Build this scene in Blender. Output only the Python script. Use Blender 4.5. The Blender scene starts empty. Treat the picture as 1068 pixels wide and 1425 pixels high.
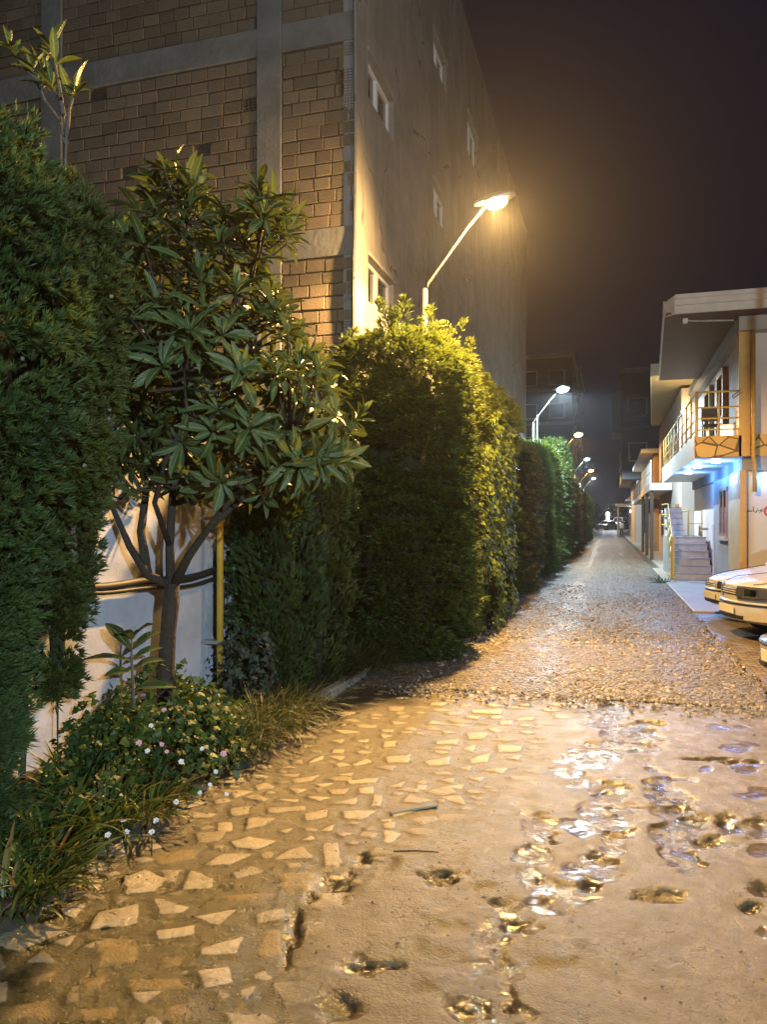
import bpy, math, random
import numpy as np
from mathutils import Vector, Matrix, Quaternion
random.seed(7)
RNG = np.random.default_rng(11)
PI = math.pi
C = bpy.context.scene.collection
SC = bpy.context.scene

# ------------------------------------------------------------------ measuring the photograph
F_PX, CX, HY, CAM_Z = 1070.0, 534.0, 727.0, 1.6
YAW = math.atan(314.0 / 1070.0)
CA, SA = math.cos(YAW), math.sin(YAW)
def at(px, py, d):
    """point seen at pixel px,py (photo pixels) at depth d"""
    u = (px - CX) / F_PX
    return Vector((d * (u * CA - SA), d * (CA + u * SA), CAM_Z - (py - HY) * d / F_PX))
def ground_at(px, py, z=0.0):
    return at(px, py, F_PX * (CAM_Z - z) / (py - HY))

# ------------------------------------------------------------------ mesh helpers
def link(o, parent=None):
    C.objects.link(o)
    if parent is not None: o.parent = parent
    return o
def mesh_obj(name, verts, faces, m, parent=None, smooth=False, attrs=None):
    me = bpy.data.meshes.new(name)
    me.from_pydata(verts, [], faces)
    if smooth: me.polygons.foreach_set('use_smooth', [True] * len(me.polygons))
    if attrs:
        for k, v in attrs.items():
            v = np.asarray(v, dtype=np.float32)
            if v.ndim == 1:
                a = me.attributes.new(k, 'FLOAT', 'POINT'); a.data.foreach_set('value', v)
            else:
                a = me.attributes.new(k, 'FLOAT_COLOR', 'POINT'); a.data.foreach_set('color', v.ravel())
    me.update()
    o = bpy.data.objects.new(name, me)
    if m is not None:
        for mm in (m if isinstance(m, (list, tuple)) else [m]): me.materials.append(mm)
    return link(o, parent)
def tag(o, label=None, cat=None, group=None, kind=None):
    if label: o['label'] = label
    if cat: o['category'] = cat
    if group: o['group'] = group
    if kind: o['kind'] = kind
    return o
def thing(name, label, cat, loc=(0, 0, 0), rz=0.0, group=None):
    o = bpy.data.objects.new(name, None); o.empty_display_size = .2
    o.location = loc; o.rotation_euler = (0, 0, rz)
    link(o); return tag(o, label, cat, group)
def copy_tree(o, parent=None):
    c = o.copy(); C.objects.link(c); c.parent = parent
    for ch in list(o.children): copy_tree(ch, c)
    return c

class MB:
    def __init__(s): s.v = []; s.f = []
    def box(s, x0, x1, y0, y1, z0, z1):
        b = len(s.v)
        s.v += [(x0,y0,z0),(x1,y0,z0),(x1,y1,z0),(x0,y1,z0),(x0,y0,z1),(x1,y0,z1),(x1,y1,z1),(x0,y1,z1)]
        s.f += [(b,b+3,b+2,b+1),(b+4,b+5,b+6,b+7),(b,b+1,b+5,b+4),(b+1,b+2,b+6,b+5),(b+2,b+3,b+7,b+6),(b+3,b,b+4,b+7)]
        return s
    def poly(s, pts):
        b = len(s.v); s.v += [tuple(p) for p in pts]; s.f.append(tuple(range(b, b + len(pts)))); return s
    def prism(s, pts, off):
        """closed polygon pts extruded by vector off"""
        b = len(s.v); n = len(pts); off = Vector(off)
        s.v += [tuple(p) for p in pts] + [tuple(Vector(p) + off) for p in pts]
        s.f.append(tuple(reversed(range(b, b + n)))); s.f.append(tuple(range(b + n, b + 2 * n)))
        for i in range(n):
            j = (i + 1) % n; s.f.append((b + i, b + j, b + n + j, b + n + i))
        return s
    def tube(s, pts, r, n=8, cap=True):
        pts = [Vector(p) for p in pts]
        rs = r if isinstance(r, (list, tuple)) else [r] * len(pts)
        b = len(s.v); ref = None
        for i, p in enumerate(pts):
            t = (pts[min(i + 1, len(pts) - 1)] - pts[max(i - 1, 0)])
            t = t.normalized() if t.length > 1e-9 else Vector((0, 0, 1))
            if ref is None:
                ref = t.orthogonal().normalized()
            ref = (ref - t * ref.dot(t))
            ref = ref.normalized() if ref.length > 1e-6 else t.orthogonal().normalized()
            bi = t.cross(ref)
            for k in range(n):
                a = 2 * PI * k / n
                s.v.append(tuple(p + (ref * math.cos(a) + bi * math.sin(a)) * rs[i]))
        for i in range(len(pts) - 1):
            for k in range(n):
                k2 = (k + 1) % n
                s.f.append((b + i * n + k, b + i * n + k2, b + (i + 1) * n + k2, b + (i + 1) * n + k))
        if cap:
            s.f.append(tuple(reversed(range(b, b + n)))); e = b + (len(pts) - 1) * n
            s.f.append(tuple(range(e, e + n)))
        return s
    def bar(s, a, b_, w, h=None):
        """square bar from a to b_"""
        a = Vector(a); b_ = Vector(b_); h = h or w
        t = (b_ - a).normalized()
        up = Vector((0, 0, 1)) if abs(t.z) < .9 else Vector((0, 1, 0))
        sx = t.cross(up).normalized(); uz = sx.cross(t)
        q = [a + sx * w / 2 * i + uz * h / 2 * j for i, j in ((-1,-1),(1,-1),(1,1),(-1,1))]
        return s.prism(q, b_ - a)
    def sphere(s, c, r, nu=10, nv=6, sc=(1,1,1)):
        b = len(s.v); c = Vector(c)
        for i in range(nv + 1):
            th = PI * i / nv
            for k in range(nu):
                ph = 2 * PI * k / nu
                s.v.append((c.x + r*sc[0]*math.sin(th)*math.cos(ph), c.y + r*sc[1]*math.sin(th)*math.sin(ph), c.z + r*sc[2]*math.cos(th)))
        for i in range(nv):
            for k in range(nu):
                k2 = (k + 1) % nu
                s.f.append((b+i*nu+k, b+(i+1)*nu+k, b+(i+1)*nu+k2, b+i*nu+k2))
        return s
    def lathe(s, c, prof, n=16):
        """prof: (radius, z) list"""
        b = len(s.v)
        for r, z in prof:
            for k in range(n):
                a = 2 * PI * k / n; s.v.append((c[0] + r*math.cos(a), c[1] + r*math.sin(a), c[2] + z))
        for i in range(len(prof) - 1):
            for k in range(n):
                k2 = (k + 1) % n; s.f.append((b+i*n+k, b+i*n+k2, b+(i+1)*n+k2, b+(i+1)*n+k))
        return s
    def build(s, name, m, parent=None, smooth=False, bevel=0.0):
        o = mesh_obj(name, s.v, s.f, m, parent, smooth)
        if bevel:
            bm = o.modifiers.new('bevel', 'BEVEL'); bm.width = bevel; bm.segments = 2; bm.limit_method = 'ANGLE'
        return o

# ------------------------------------------------------------------ numpy noise
_T = np.random.default_rng(3).random((64, 64, 64)).astype(np.float32)
def noise3(x, y, z):
    x = np.asarray(x, float); y = np.asarray(y, float) + 0 * x; z = np.asarray(z, float) + 0 * x
    xi = np.floor(x).astype(int); yi = np.floor(y).astype(int); zi = np.floor(z).astype(int)
    fx, fy, fz = x - xi, y - yi, z - zi
    fx, fy, fz = [f * f * (3 - 2 * f) for f in (fx, fy, fz)]
    def t(a, b, c): return _T[(xi + a) & 63, (yi + b) & 63, (zi + c) & 63]
    l = lambda a, b, f: a + (b - a) * f
    return l(l(l(t(0,0,0), t(1,0,0), fx), l(t(0,1,0), t(1,1,0), fx), fy), l(l(t(0,0,1), t(1,0,1), fx), l(t(0,1,1), t(1,1,1), fx), fy), fz)
def fbm(x, y, z=0.0, o=4):
    s = 0; a = .5; tot = 0; f = 1.0
    for _ in range(o):
        s = s + a * noise3(np.asarray(x) * f, np.asarray(y) * f + 17.3 * f, np.asarray(z) * f + 5.1); tot += a; a *= .5; f *= 2.03
    return s / tot
def sstep(a, b, x):
    t = np.clip((x - a) / (b - a), 0, 1); return t * t * (3 - 2 * t)

# ------------------------------------------------------------------ materials
def new_mat(name):
    m = bpy.data.materials.new(name); m.use_nodes = True
    nt = m.node_tree; b = nt.nodes['Principled BSDF']
    return m, nt, b
def N(nt, t, **kw):
    n = nt.nodes.new(t)
    for k, v in kw.items():
        if k in n.inputs: n.inputs[k].default_value = v
        else: setattr(n, k, v)
    return n
def mixc(nt, fac, a, b, blend='MIX'):
    n = nt.nodes.new('ShaderNodeMix'); n.data_type = 'RGBA'; n.blend_type = blend
    for i, v in ((0, fac), (6, a), (7, b)):
        if isinstance(v, (int, float)): n.inputs[i].default_value = v
        elif isinstance(v, tuple): n.inputs[i].default_value = v if len(v) == 4 else (*v, 1)
        else: nt.links.new(v, n.inputs[i])
    return n.outputs[2]
def ramp(nt, src, lo, hi, a=0.0, b=1.0):
    n = nt.nodes.new('ShaderNodeMapRange'); n.inputs[1].default_value = lo; n.inputs[2].default_value = hi
    n.inputs[3].default_value = a; n.inputs[4].default_value = b; n.clamp = True
    nt.links.new(src, n.inputs[0]); return n.outputs[0]
def math_(nt, op, a, b=0.0):
    n = nt.nodes.new('ShaderNodeMath'); n.operation = op
    for i, v in ((0, a), (1, b)):
        if isinstance(v, (int, float)): n.inputs[i].default_value = v
        else: nt.links.new(v, n.inputs[i])
    return n.outputs[0]
def tex_noise(nt, vec, scale, detail=4, rough=.55, dist=0.0):
    n = nt.nodes.new('ShaderNodeTexNoise'); n.inputs['Scale'].default_value = scale
    n.inputs['Detail'].default_value = detail; n.inputs['Roughness'].default_value = rough; n.inputs['Distortion'].default_value = dist
    nt.links.new(vec, n.inputs['Vector']); return n.outputs['Fac']
def obj_vec(nt, scale=(1, 1, 1)):
    tc = nt.nodes.new('ShaderNodeTexCoord'); mp = nt.nodes.new('ShaderNodeMapping')
    mp.inputs['Scale'].default_value = scale
    nt.links.new(tc.outputs['Object'], mp.inputs['Vector']); return mp.outputs[0]
def add_bump(nt, b, h, strength, dist, prev=None):
    n = nt.nodes.new('ShaderNodeBump'); n.inputs['Strength'].default_value = strength; n.inputs['Distance'].default_value = dist
    nt.links.new(h, n.inputs['Height'])
    if prev is not None: nt.links.new(prev, n.inputs['Normal'])
    nt.links.new(n.outputs[0], b.inputs['Normal']); return n.outputs[0]
def mat(name, col, rough=.6, metal=0.0, var=.25, vs=3.0, bump=.15, bs=40.0, col2=None, spec=.5, coat=0.0, streak=False):
    m, nt, b = new_mat(name)
    v = obj_vec(nt); vstr = obj_vec(nt, (6, 6, .5)) if streak else v
    f = ramp(nt, tex_noise(nt, vstr, vs, 6, .6), .3, .7)
    c2 = col2 or tuple(c * (1 - var) for c in col)
    nt.links.new(mixc(nt, f, c2, col), b.inputs['Base Color'])
    b.inputs['Roughness'].default_value = rough; b.inputs['Metallic'].default_value = metal
    b.inputs['Specular IOR Level'].default_value = spec; b.inputs['Coat Weight'].default_value = coat
    b.inputs['Coat Roughness'].default_value = .05
    if bump: add_bump(nt, b, tex_noise(nt, v, bs, 5, .6), bump, .02)
    return m
def emit(name, col, s):
    m, nt, b = new_mat(name)
    b.inputs['Base Color'].default_value = (.8, .8, .8, 1)
    b.inputs['Emission Color'].default_value = (*col, 1); b.inputs['Emission Strength'].default_value = s
    return m
def leaf_mat(name, dark, light, rough=.45, trans=.3, veins=False, dry=None, spec=.4):
    m, nt, b = new_mat(name)
    a = nt.nodes.new('ShaderNodeAttribute'); a.attribute_name = 'tint'
    sp = nt.nodes.new('ShaderNodeSeparateColor'); nt.links.new(a.outputs['Color'], sp.inputs[0])
    col = mixc(nt, sp.outputs[0], dark, light)
    if dry: col = mixc(nt, ramp(nt, sp.outputs[2], .86, .93), col, dry)
    if veins:
        x = math_(nt, 'ABSOLUTE', math_(nt, 'SUBTRACT', sp.outputs[1], .5))
        mid = ramp(nt, x, .03, .09, 1.0, 0.0)
        col = mixc(nt, math_(nt, 'MULTIPLY', mid, .6), col, tuple(min(1, 2.2 * c + .03) for c in light))
        y = math_(nt, 'SUBTRACT', math_(nt, 'MULTIPLY', sp.outputs[2], 75.0), math_(nt, 'MULTIPLY', x, 22.0))
        add_bump(nt, b, math_(nt, 'SINE', y), .35, .004)
    nt.links.new(col, b.inputs['Base Color'])
    b.inputs['Roughness'].default_value = rough; b.inputs['Specular IOR Level'].default_value = spec
    tr = nt.nodes.new('ShaderNodeBsdfTranslucent')
    nt.links.new(mixc(nt, .5, col, (light[0] * 1.6, light[1] * 1.5, light[2] * .7)), tr.inputs[0])
    mx = nt.nodes.new('ShaderNodeMixShader'); mx.inputs[0].default_value = trans
    nt.links.new(b.outputs[0], mx.inputs[1]); nt.links.new(tr.outputs[0], mx.inputs[2])
    nt.links.new(mx.outputs[0], nt.nodes['Material Output'].inputs[0])
    return m
def glass_mat(name, col=(.02, .022, .025), rough=.05):
    m, nt, b = new_mat(name)
    b.inputs['Base Color'].default_value = (*col, 1); b.inputs['Roughness'].default_value = rough
    b.inputs['Specular IOR Level'].default_value = .7
    return m

M = {}
M['galv'] = mat('galvanised_steel', (.42, .42, .40), .45, .6, .3, 8, .05)
M['concrete'] = mat('grey_concrete', (.33, .32, .30), .85, 0, .35, 2.2, .35, 30)
M['concrete_beam'] = mat('cast_concrete', (.20, .20, .195), .85, 0, .45, 1.6, .6, 14, streak=False)
M['plaster_wall'] = mat('white_limewash', (.56, .58, .68), .9, 0, .35, 1.7, .35, 9, col2=(.36, .35, .38))
M['yellow_pipe'] = mat('yellow_pipe_paint', (.62, .38, .05), .45, 0, .3, 6, .08)
M['black_rubber'] = mat('black_rubber', (.02, .02, .02), .6, 0, .2)
M['soil'] = mat('garden_soil', (.05, .037, .024), .95, 0, .5, 6, .9, 30)
M['bark'] = mat('brown_bark', (.058, .038, .024), .85, 0, .5, 14, .9, 35, streak=True)
M['bark_grey'] = mat('grey_bark', (.16, .13, .10), .9, 0, .5, 10, .9, 30, streak=True)
M['white_frame'] = mat('white_upvc', (.78, .78, .76), .35, 0, .08)
M['glass'] = glass_mat('dark_glass')
M['glass_far'] = glass_mat('dull_glass', (.03, .03, .035), .25)

# ------------------------------------------------------------------ world, camera, render
w = bpy.data.worlds.new('World'); SC.world = w; w.use_nodes = True
nt = w.node_tree; bg = nt.nodes['Background']
sky = nt.nodes.new('ShaderNodeTexSky'); sky.sky_type = 'NISHITA'; sky.sun_disc = False
sky.sun_elevation = math.radians(-6.0); sky.sun_rotation = math.radians(200); sky.altitude = 10
nt.links.new(sky.outputs[0], bg.inputs[0]); bg.inputs[1].default_value = .05
bg2 = nt.nodes.new('ShaderNodeBackground')       # the town's own glow on the low cloud
bg2.inputs[0].default_value = (.0054, .0055, .0130, 1); bg2.inputs[1].default_value = 1.0
ad = nt.nodes.new('ShaderNodeAddShader')
nt.links.new(bg.outputs[0], ad.inputs[0]); nt.links.new(bg2.outputs[0], ad.inputs[1])
nt.links.new(ad.outputs[0], nt.nodes['World Output'].inputs[0])

cam = bpy.data.cameras.new('camera'); camo = bpy.data.objects.new('camera', cam); C.objects.link(camo)
camo.location = (0, 0, CAM_Z); camo.rotation_euler = (PI / 2, 0, YAW)
cam.sensor_fit = 'VERTICAL'; cam.sensor_height = 36.0; cam.lens = 36.0 * F_PX / 1425.0
cam.shift_y = (HY - 712.5) / 1425.0; cam.clip_start = .05; cam.clip_end = 3000
SC.camera = camo
SC.render.engine = 'CYCLES'
SC.cycles.use_denoising = True
SC.cycles.max_bounces = 6; SC.cycles.diffuse_bounces = 3; SC.cycles.glossy_bounces = 3; SC.cycles.transmission_bounces = 4
SC.cycles.sample_clamp_indirect = 6.0; SC.cycles.caustics_reflective = False; SC.cycles.caustics_refractive = False
SC.cycles.volume_bounces = 0
SC.view_settings.view_transform = 'Standard'; SC.view_settings.look = 'None'
SC.view_settings.exposure = 0.0; SC.view_settings.gamma = 1.0
# ------------------------------------------------------------------ ground
def struct(name, *a, **k):
    o = mesh_obj(name, *a, **k); o['kind'] = 'structure'; return o
def gravel_mat():
    m, nt, b = new_mat('wet_gravel')
    v = obj_vec(nt)
    vo = nt.nodes.new('ShaderNodeTexVoronoi'); vo.inputs['Scale'].default_value = 26; nt.links.new(v, vo.inputs['Vector'])
    vo2 = nt.nodes.new('ShaderNodeTexVoronoi'); vo2.inputs['Scale'].default_value = 60; nt.links.new(v, vo2.inputs['Vector'])
    sp = nt.nodes.new('ShaderNodeSeparateColor'); nt.links.new(vo.outputs['Color'], sp.inputs[0])
    col = mixc(nt, sp.outputs[0], (.055, .045, .034), (.27, .235, .19))
    big = ramp(nt, tex_noise(nt, v, .7, 4), .38, .64)
    col = mixc(nt, math_(nt, 'MULTIPLY', big, .55), col, (.14, .11, .075))
    sx = nt.nodes.new('ShaderNodeSeparateXYZ'); nt.links.new(v, sx.inputs[0])
    wx = math_(nt, 'ADD', sx.outputs[0], math_(nt, 'MULTIPLY', math_(nt, 'SUBTRACT', tex_noise(nt, v, .35, 3), .5), .9))
    tr_ = ramp(nt, math_(nt, 'ABSOLUTE', math_(nt, 'SUBTRACT', math_(nt, 'ABSOLUTE', wx), .72)), .10, .34, 1, 0)
    tr_ = math_(nt, 'MULTIPLY', tr_, ramp(nt, tex_noise(nt, v, 2.2, 5), .36, .6))
    col = mixc(nt, math_(nt, 'MULTIPLY', tr_, .6), col, (.105, .080, .050))
    nt.links.new(col, b.inputs['Base Color']); nt.links.new(math_(nt, 'SUBTRACT', .58, math_(nt, 'MULTIPLY', tr_, .18)), b.inputs['Roughness'])
    h = math_(nt, 'ADD', vo.outputs['Distance'], math_(nt, 'MULTIPLY', vo2.outputs['Distance'], .5))
    n = nt.nodes.new('ShaderNodeBump'); n.invert = True; n.inputs['Strength'].default_value = 1.0; n.inputs['Distance'].default_value = .055
    nt.links.new(h, n.inputs['Height']); nt.links.new(n.outputs[0], b.inputs['Normal'])
    return m
M['gravel'] = gravel_mat()
M['dirt'] = mat('dark_dirt', (.11, .09, .07), .9, 0, .5, 1.2, .6, 12)

def gz(Y):                                            # the lane rises a little at its far end
    t = min(1, max(0, (Y - 96) / 30.0)); return .62 * t * t * (3 - 2 * t)
# terrain sheet out to the horizon
ys = [-400, -60, -10, 7.2, 20, 60, 96, 101, 106, 111, 116, 121, 126, 200, 600, 1600]
xs = [-900, -60, -6, 0, 6, 60, 900]
V = [(x, y, gz(y) - .05) for y in ys for x in xs]; n = len(xs)
Fq = [(j*n+i, j*n+i+1, (j+1)*n+i+1, (j+1)*n+i) for j in range(len(ys)-1) for i in range(n-1)]
struct('ground', V, Fq, M['dirt'])
# gravel lane: fine near, coarse far, real ruts and lumps
yy = np.concatenate([np.arange(6.85, 14, .035), np.arange(14, 30, .12), np.arange(30, 97, .8), np.arange(97, 128, 3)])
xx = np.arange(-2.5, 1.62, .035)
X, Y = np.meshgrid(xx, yy)
Z = .05 * (fbm(X * 1.1, Y * .6, 1.0) - .5) + .03 * (fbm(X * 9, Y * 9, 2.0, 3) - .5) + .016 * (noise3(X * 26, Y * 26, 3) - .5)
Z = Z + np.vectorize(gz)(Y) + .012
edge = 1.5 + .10 * (fbm(Y * 1.3, 0 * Y, 7.0) - .5) * 2
X2 = np.where(X > 1.45, np.minimum(X, edge), X)
Z = np.where(X > edge - .06, -.03, Z); EDGE = lambda x, y: 7.20 + .04 * x + .22 * (fbm(x * 1.7, x * 0 + 2, 3.0, 4) - .5) + .16 * (fbm(x * 7, y * 7, 3.0, 3) - .5)
Z = Z - .05 * sstep(.03, -.10, Y - EDGE(X, Y))
n = len(xx); Fg = []
idx = np.arange(len(yy) * n).reshape(len(yy), n)
Fg = np.stack([idx[:-1, :-1], idx[:-1, 1:], idx[1:, 1:], idx[1:, :-1]], -1).reshape(-1, 4)
struct('road', np.stack([X2, Y, Z], -1).reshape(-1, 3).tolist(), Fg.tolist(), M['gravel'], smooth=True)

# loose stones lying on the lane
def pebbles(n):
    base = np.array([(1,0,0),(.3,.95,0),(-.8,.55,.0),(-.8,-.6,0),(.3,-.95,0),(.55,.2,.7),(-.25,.45,.75),(-.3,-.4,.7)], float)
    fc = [(0,1,5),(1,6,5),(1,2,6),(2,3,7),(2,7,6),(3,4,7),(4,0,5),(4,5,7),(5,6,7)]
    u = RNG.random(n); Yp = np.where(RNG.random(n) < .07, 7.25 - np.abs(RNG.normal(size=n)) * .28, 7.2 + 13 * u ** 1.7); Xp = RNG.uniform(-1.95, 1.46, n)
    keep = fbm(Xp * 2, Yp * 2, 9.0) + RNG.random(n) * .5 > .55; Xp, Yp = Xp[keep], Yp[keep]; n = len(Xp)
    s = RNG.gamma(3.0, .0032, n) + .006; a = RNG.random(n) * 6.28
    sc = np.stack([s, s * RNG.uniform(.6, 1, n), s * RNG.uniform(.5, 1.1, n)], -1)
    P = base[None] * sc[:, None] * (1 + .25 * (RNG.random((n, 8, 1)) - .5))
    ca, sa = np.cos(a)[:, None], np.sin(a)[:, None]
    P = np.stack([P[..., 0] * ca - P[..., 1] * sa, P[..., 0] * sa + P[..., 1] * ca, P[..., 2]], -1)
    P += np.stack([Xp, Yp, .010 + .014 * (Yp < 7.2)], -1)[:, None]
    Fp = (np.array(fc)[None] + 8 * np.arange(n)[:, None, None]).reshape(-1, 3)
    t = np.repeat(RNG.random(n), 8)
    return P.reshape(-1, 3), Fp, np.stack([t, t, t, t * 0 + 1], -1)
def pebble_mat():
    m, nt, b = new_mat('loose_stone')
    a = nt.nodes.new('ShaderNodeAttribute'); a.attribute_name = 'tint'
    sp = nt.nodes.new('ShaderNodeSeparateColor'); nt.links.new(a.outputs['Color'], sp.inputs[0])
    nt.links.new(mixc(nt, sp.outputs[0], (.06, .05, .04), (.40, .35, .28)), b.inputs['Base Color'])
    b.inputs['Roughness'].default_value = .5; return m
P, Fp, T = pebbles(15000)
g = mesh_obj('loose_gravel', P.tolist(), Fp.tolist(), pebble_mat(), attrs={'tint': T})
tag(g, 'loose grey and tan stones scattered over the gravel lane', 'gravel', kind='stuff')

# front pavement: crazy paving at the left running into worn muddy concrete
def q7(*p): return [(x / 2, 900 + y / 2) for x, y in p]
def q8(*p): return [(534 + x / 2, 900 + y / 2) for x, y in p]
STONES = [q7(*p) for p in [
 ((270,750),(385,728),(383,780),(252,800)), ((428,708),(528,735),(510,750),(448,757)), ((435,800),(540,782),(542,808),(440,825)),
 ((555,850),(678,815),(660,860),(600,868),(560,865)), ((555,908),(635,900),(648,945),(570,962)), ((540,760),(660,742),(605,785)),
 ((710,750),(790,738),(798,765),(718,778)), ((530,632),(595,655),(590,685),(510,685)), ((345,650),(400,628),(465,655),(430,690),(350,700)),
 ((570,615),(620,585),(705,585),(640,618)), ((640,550),(690,537),(772,550),(715,572),(660,565)), ((765,603),(800,575),(840,565),(872,597)),
 ((900,555),(940,555),(955,615),(905,620)), ((690,485),(772,487),(740,505),(685,515)), ((845,475),(910,460),(912,482),(855,492)),
 ((955,465),(1050,465),(1010,490),(960,485)), ((745,455),(850,452),(850,465),(748,470)), ((920,445),(995,427),(993,447)),
 ((1040,420),(1065,420),(1060,452),(1035,452)), ((850,425),(925,427),(890,438)), ((965,378),(1055,368),(1050,380),(975,388)),
 ((810,375),(895,358),(870,378),(820,385)), ((800,397),(860,405),(830,415)), ((915,405),(975,400),(960,417),(925,418)),
 ((1000,400),(1042,393),(1040,415),(1000,415)), ((710,390),(740,380),(765,397),(715,405)), ((648,640),(700,620),(740,635),(660,655)),
 ((165,740),(240,728),(210,768),(165,752)), ((145,835),(215,812),(190,848)), ((365,972),(460,965),(400,1005)),
 ((890,520),(935,500),(925,520)), ((835,548),(870,532),(878,545)), ((775,520),(820,512),(800,527)), ((862,322),(902,305),(900,318),(860,328)),
 ((915,310),(965,308),(950,320)), ((980,330),(1025,315),(1035,325),(990,335)), ((770,360),(840,358),(820,368)), ((935,360),(985,355),(980,365)),
 ((870,388),(935,385),(900,396)), ((770,432),(830,432),(828,442)), ((605,495),(648,495),(645,522),(610,520)), ((640,455),(700,450),(690,475),(645,478)),
 ((935,525),(985,530),(950,537)), ((665,970),(720,955),(690,1000)), ((245,660),(290,655),(285,680),(245,682)), ((450,630),(505,630),(490,665),(470,660)),
 ((920,265),(960,262),(950,275)), ((985,268),(1030,262),(1025,272)), ((1000,280),(1030,280),(1020,288)), ((930,290),(960,290),(955,300),(925,300))]]
STONES += [q8(*p) for p in [
 ((5,310),(80,305),(70,327),(10,325)), ((115,325),(185,310),(180,333),(130,335)), ((240,318),(300,300),(290,325),(245,328)),
 ((318,278),(385,280),(380,295),(322,298)), ((230,245),(295,245),(280,260),(240,262)), ((148,268),(210,263),(205,277),(150,277)),
 ((222,290),(258,275),(250,298)), ((128,288),(190,283),(185,293)), ((280,350),(345,342),(335,357)), ((15,395),(62,375),(50,395)),
 ((171,395),(225,388),(215,404)), ((95,388),(122,388),(120,402),(97,402)), ((155,375),(200,370),(190,385)), ((210,342),(245,338),(240,350)),
 ((240,372),(282,368),(270,380)), ((0,270),(35,268),(30,282),(0,285)), ((20,210),(75,218),(30,222)), ((55,440),(70,420),(130,437),(100,445)),
 ((0,500),(35,495),(30,515),(0,515)), ((0,520),(50,530),(20,560),(0,555)), ((325,212),(360,208),(355,220),(325,222)), ((370,205),(420,198),(415,208),(372,210)),
 ((300,195),(330,195),(325,203),(300,203)), ((245,180),(330,178),(325,190),(250,188)), ((345,315),(390,303),(375,318)), ((20,470),(150,450),(145,455),(30,484))]]
MOSSY = [q7(*p) for p in [((775,640),(875,632),(872,685),(780,682)), ((730,800),(785,790),(800,860),(720,880)), ((270,820),(385,820),(380,890),(270,900)),
 ((360,935),(500,925),(515,955),(365,968)), ((80,930),(158,905),(155,935),(85,950)), ((620,700),(770,690),(740,712),(640,718)), ((440,870),(525,870),(510,895),(455,895)),
 ((220,930),(305,920),(290,955),(230,960)), ((460,1010),(540,1000),(520,1045),(450,1045)), ((220,1015),(330,1010),(320,1048),(225,1048)), ((430,580),(540,570),(545,600),(440,610)),
 ((0,1010),(130,990),(150,1040),(0,1048))]]
RAISED = [q8((400,865),(460,825),(560,835),(540,880),(500,900),(400,895)), q8((100,920),(190,930),(160,975),(105,970)), q8((110,760),(250,745),(240,795),(130,800)),
          q8((130,625),(340,620),(330,680),(200,690)), q8((30,600),(110,600),(100,640),(40,645)), q8((100,830),(270,825),(240,890),(110,880))]
HOLES = [q8(c)[0] + (r, s) for c, r, s in [((165,662),45,22),((370,785),48,30),((318,880),24,22),((575,677),26,15),((635,398),36,15),((650,532),50,11),((240,1030),48,28),
 ((775,708),72,15),((1062,690),26,15),((320,727),24,13),((432,660),13,8),((1025,740),22,11),((815,455),30,16),((850,495),38,12),((950,500),26,15),((905,550),46,13),
 ((620,597),38,13),((20,905),34,12),((455,718),14,7),((348,1020),14,16),((740,218),36,7),((737,238),30,7),((520,155),14,4),((625,162),20,4),((1000,330),60,5),((905,322),60,4)]]
HOLES += [q7(c)[0] + (r, s) for c, r, s in [((930,675),48,34),((875,705),22,14),((820,790),14,40),((795,850),12,40),((1000,600),22,22),((1010,910),60,22),((940,1010),46,30)]]
RIVULETS = [([(610,150),(640,160)],26),([(630,200),(655,240),(690,270),(560,325),(520,350),(570,390),(640,430)],40),([(690,280),(740,290)],26),([(640,430),(660,480),(540,500),(640,530),(640,570),(610,610)],34),
 ([(610,610),(560,680),(470,720),(400,750),(370,790)],46),([(370,790),(320,830),(320,890),(300,960),(350,1040)],44),([(430,480),(470,560),(400,620)],26),
 ([(790,370),(800,440),(840,500),(900,550),(1000,520),(1050,500)],34),([(800,530),(860,630)],22),([(400,600),(420,690)],30)]
POOLS = [((945,235),44,12),((985,291),46,14),((1010,350),36,20),((1040,420),52,18),((895,353),20,8),((540,522),30,12),((590,715),30,10),((605,158),46,12),((1055,580),30,16),((1060,810),20,18),((525,298),14,7)]

dx = .0135
gx = np.arange(-2.42, 3.3, dx); gy = np.arange(.85, 7.5, dx)
X, Y = np.meshgrid(gx, gy)
def poly_sd(px, X, Y, sub):
    """signed distance (positive inside) to a polygon on the ground over the sub-window"""
    P = [ground_at(*p) for p in px]; x = [p.x for p in P]; y = [p.y for p in P]
    i0, i1 = np.searchsorted(gx, [min(x) - .12, max(x) + .12]); j0, j1 = np.searchsorted(gy, [min(y) - .12, max(y) + .12])
    xs_, ys_ = X[j0:j1, i0:i1], Y[j0:j1, i0:i1]
    if xs_.size == 0: return None
    wob = .012
    xs_ = xs_ + wob * (fbm(xs_ * 14, ys_ * 14, 3.3, 3) - .5) * 2; ys_ = ys_ + wob * (fbm(xs_ * 14, ys_ * 14, 8.8, 3) - .5) * 2
    d = np.full(xs_.shape, 9.0); ins = np.zeros(xs_.shape, bool)
    for k in range(len(x)):
        ax, ay, bx, by = x[k], y[k], x[k-1], y[k-1]
        ex, ey = bx - ax, by - ay; L2 = ex * ex + ey * ey + 1e-9
        t = np.clip(((xs_ - ax) * ex + (ys_ - ay) * ey) / L2, 0, 1)
        d = np.minimum(d, np.hypot(xs_ - ax - t * ex, ys_ - ay - t * ey))
        c = ((ay > ys_) != (by > ys_)) & (xs_ < (bx - ax) * (ys_ - ay) / (by - ay + 1e-12) + ax)
        ins ^= c
    return (slice(j0, j1), slice(i0, i1)), np.where(ins, d, -d)
TONE = np.full(X.shape, .5); SD = np.full(X.shape, -.1); MS = np.full(X.shape, -.1); RS = np.full(X.shape, -.1)
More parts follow.
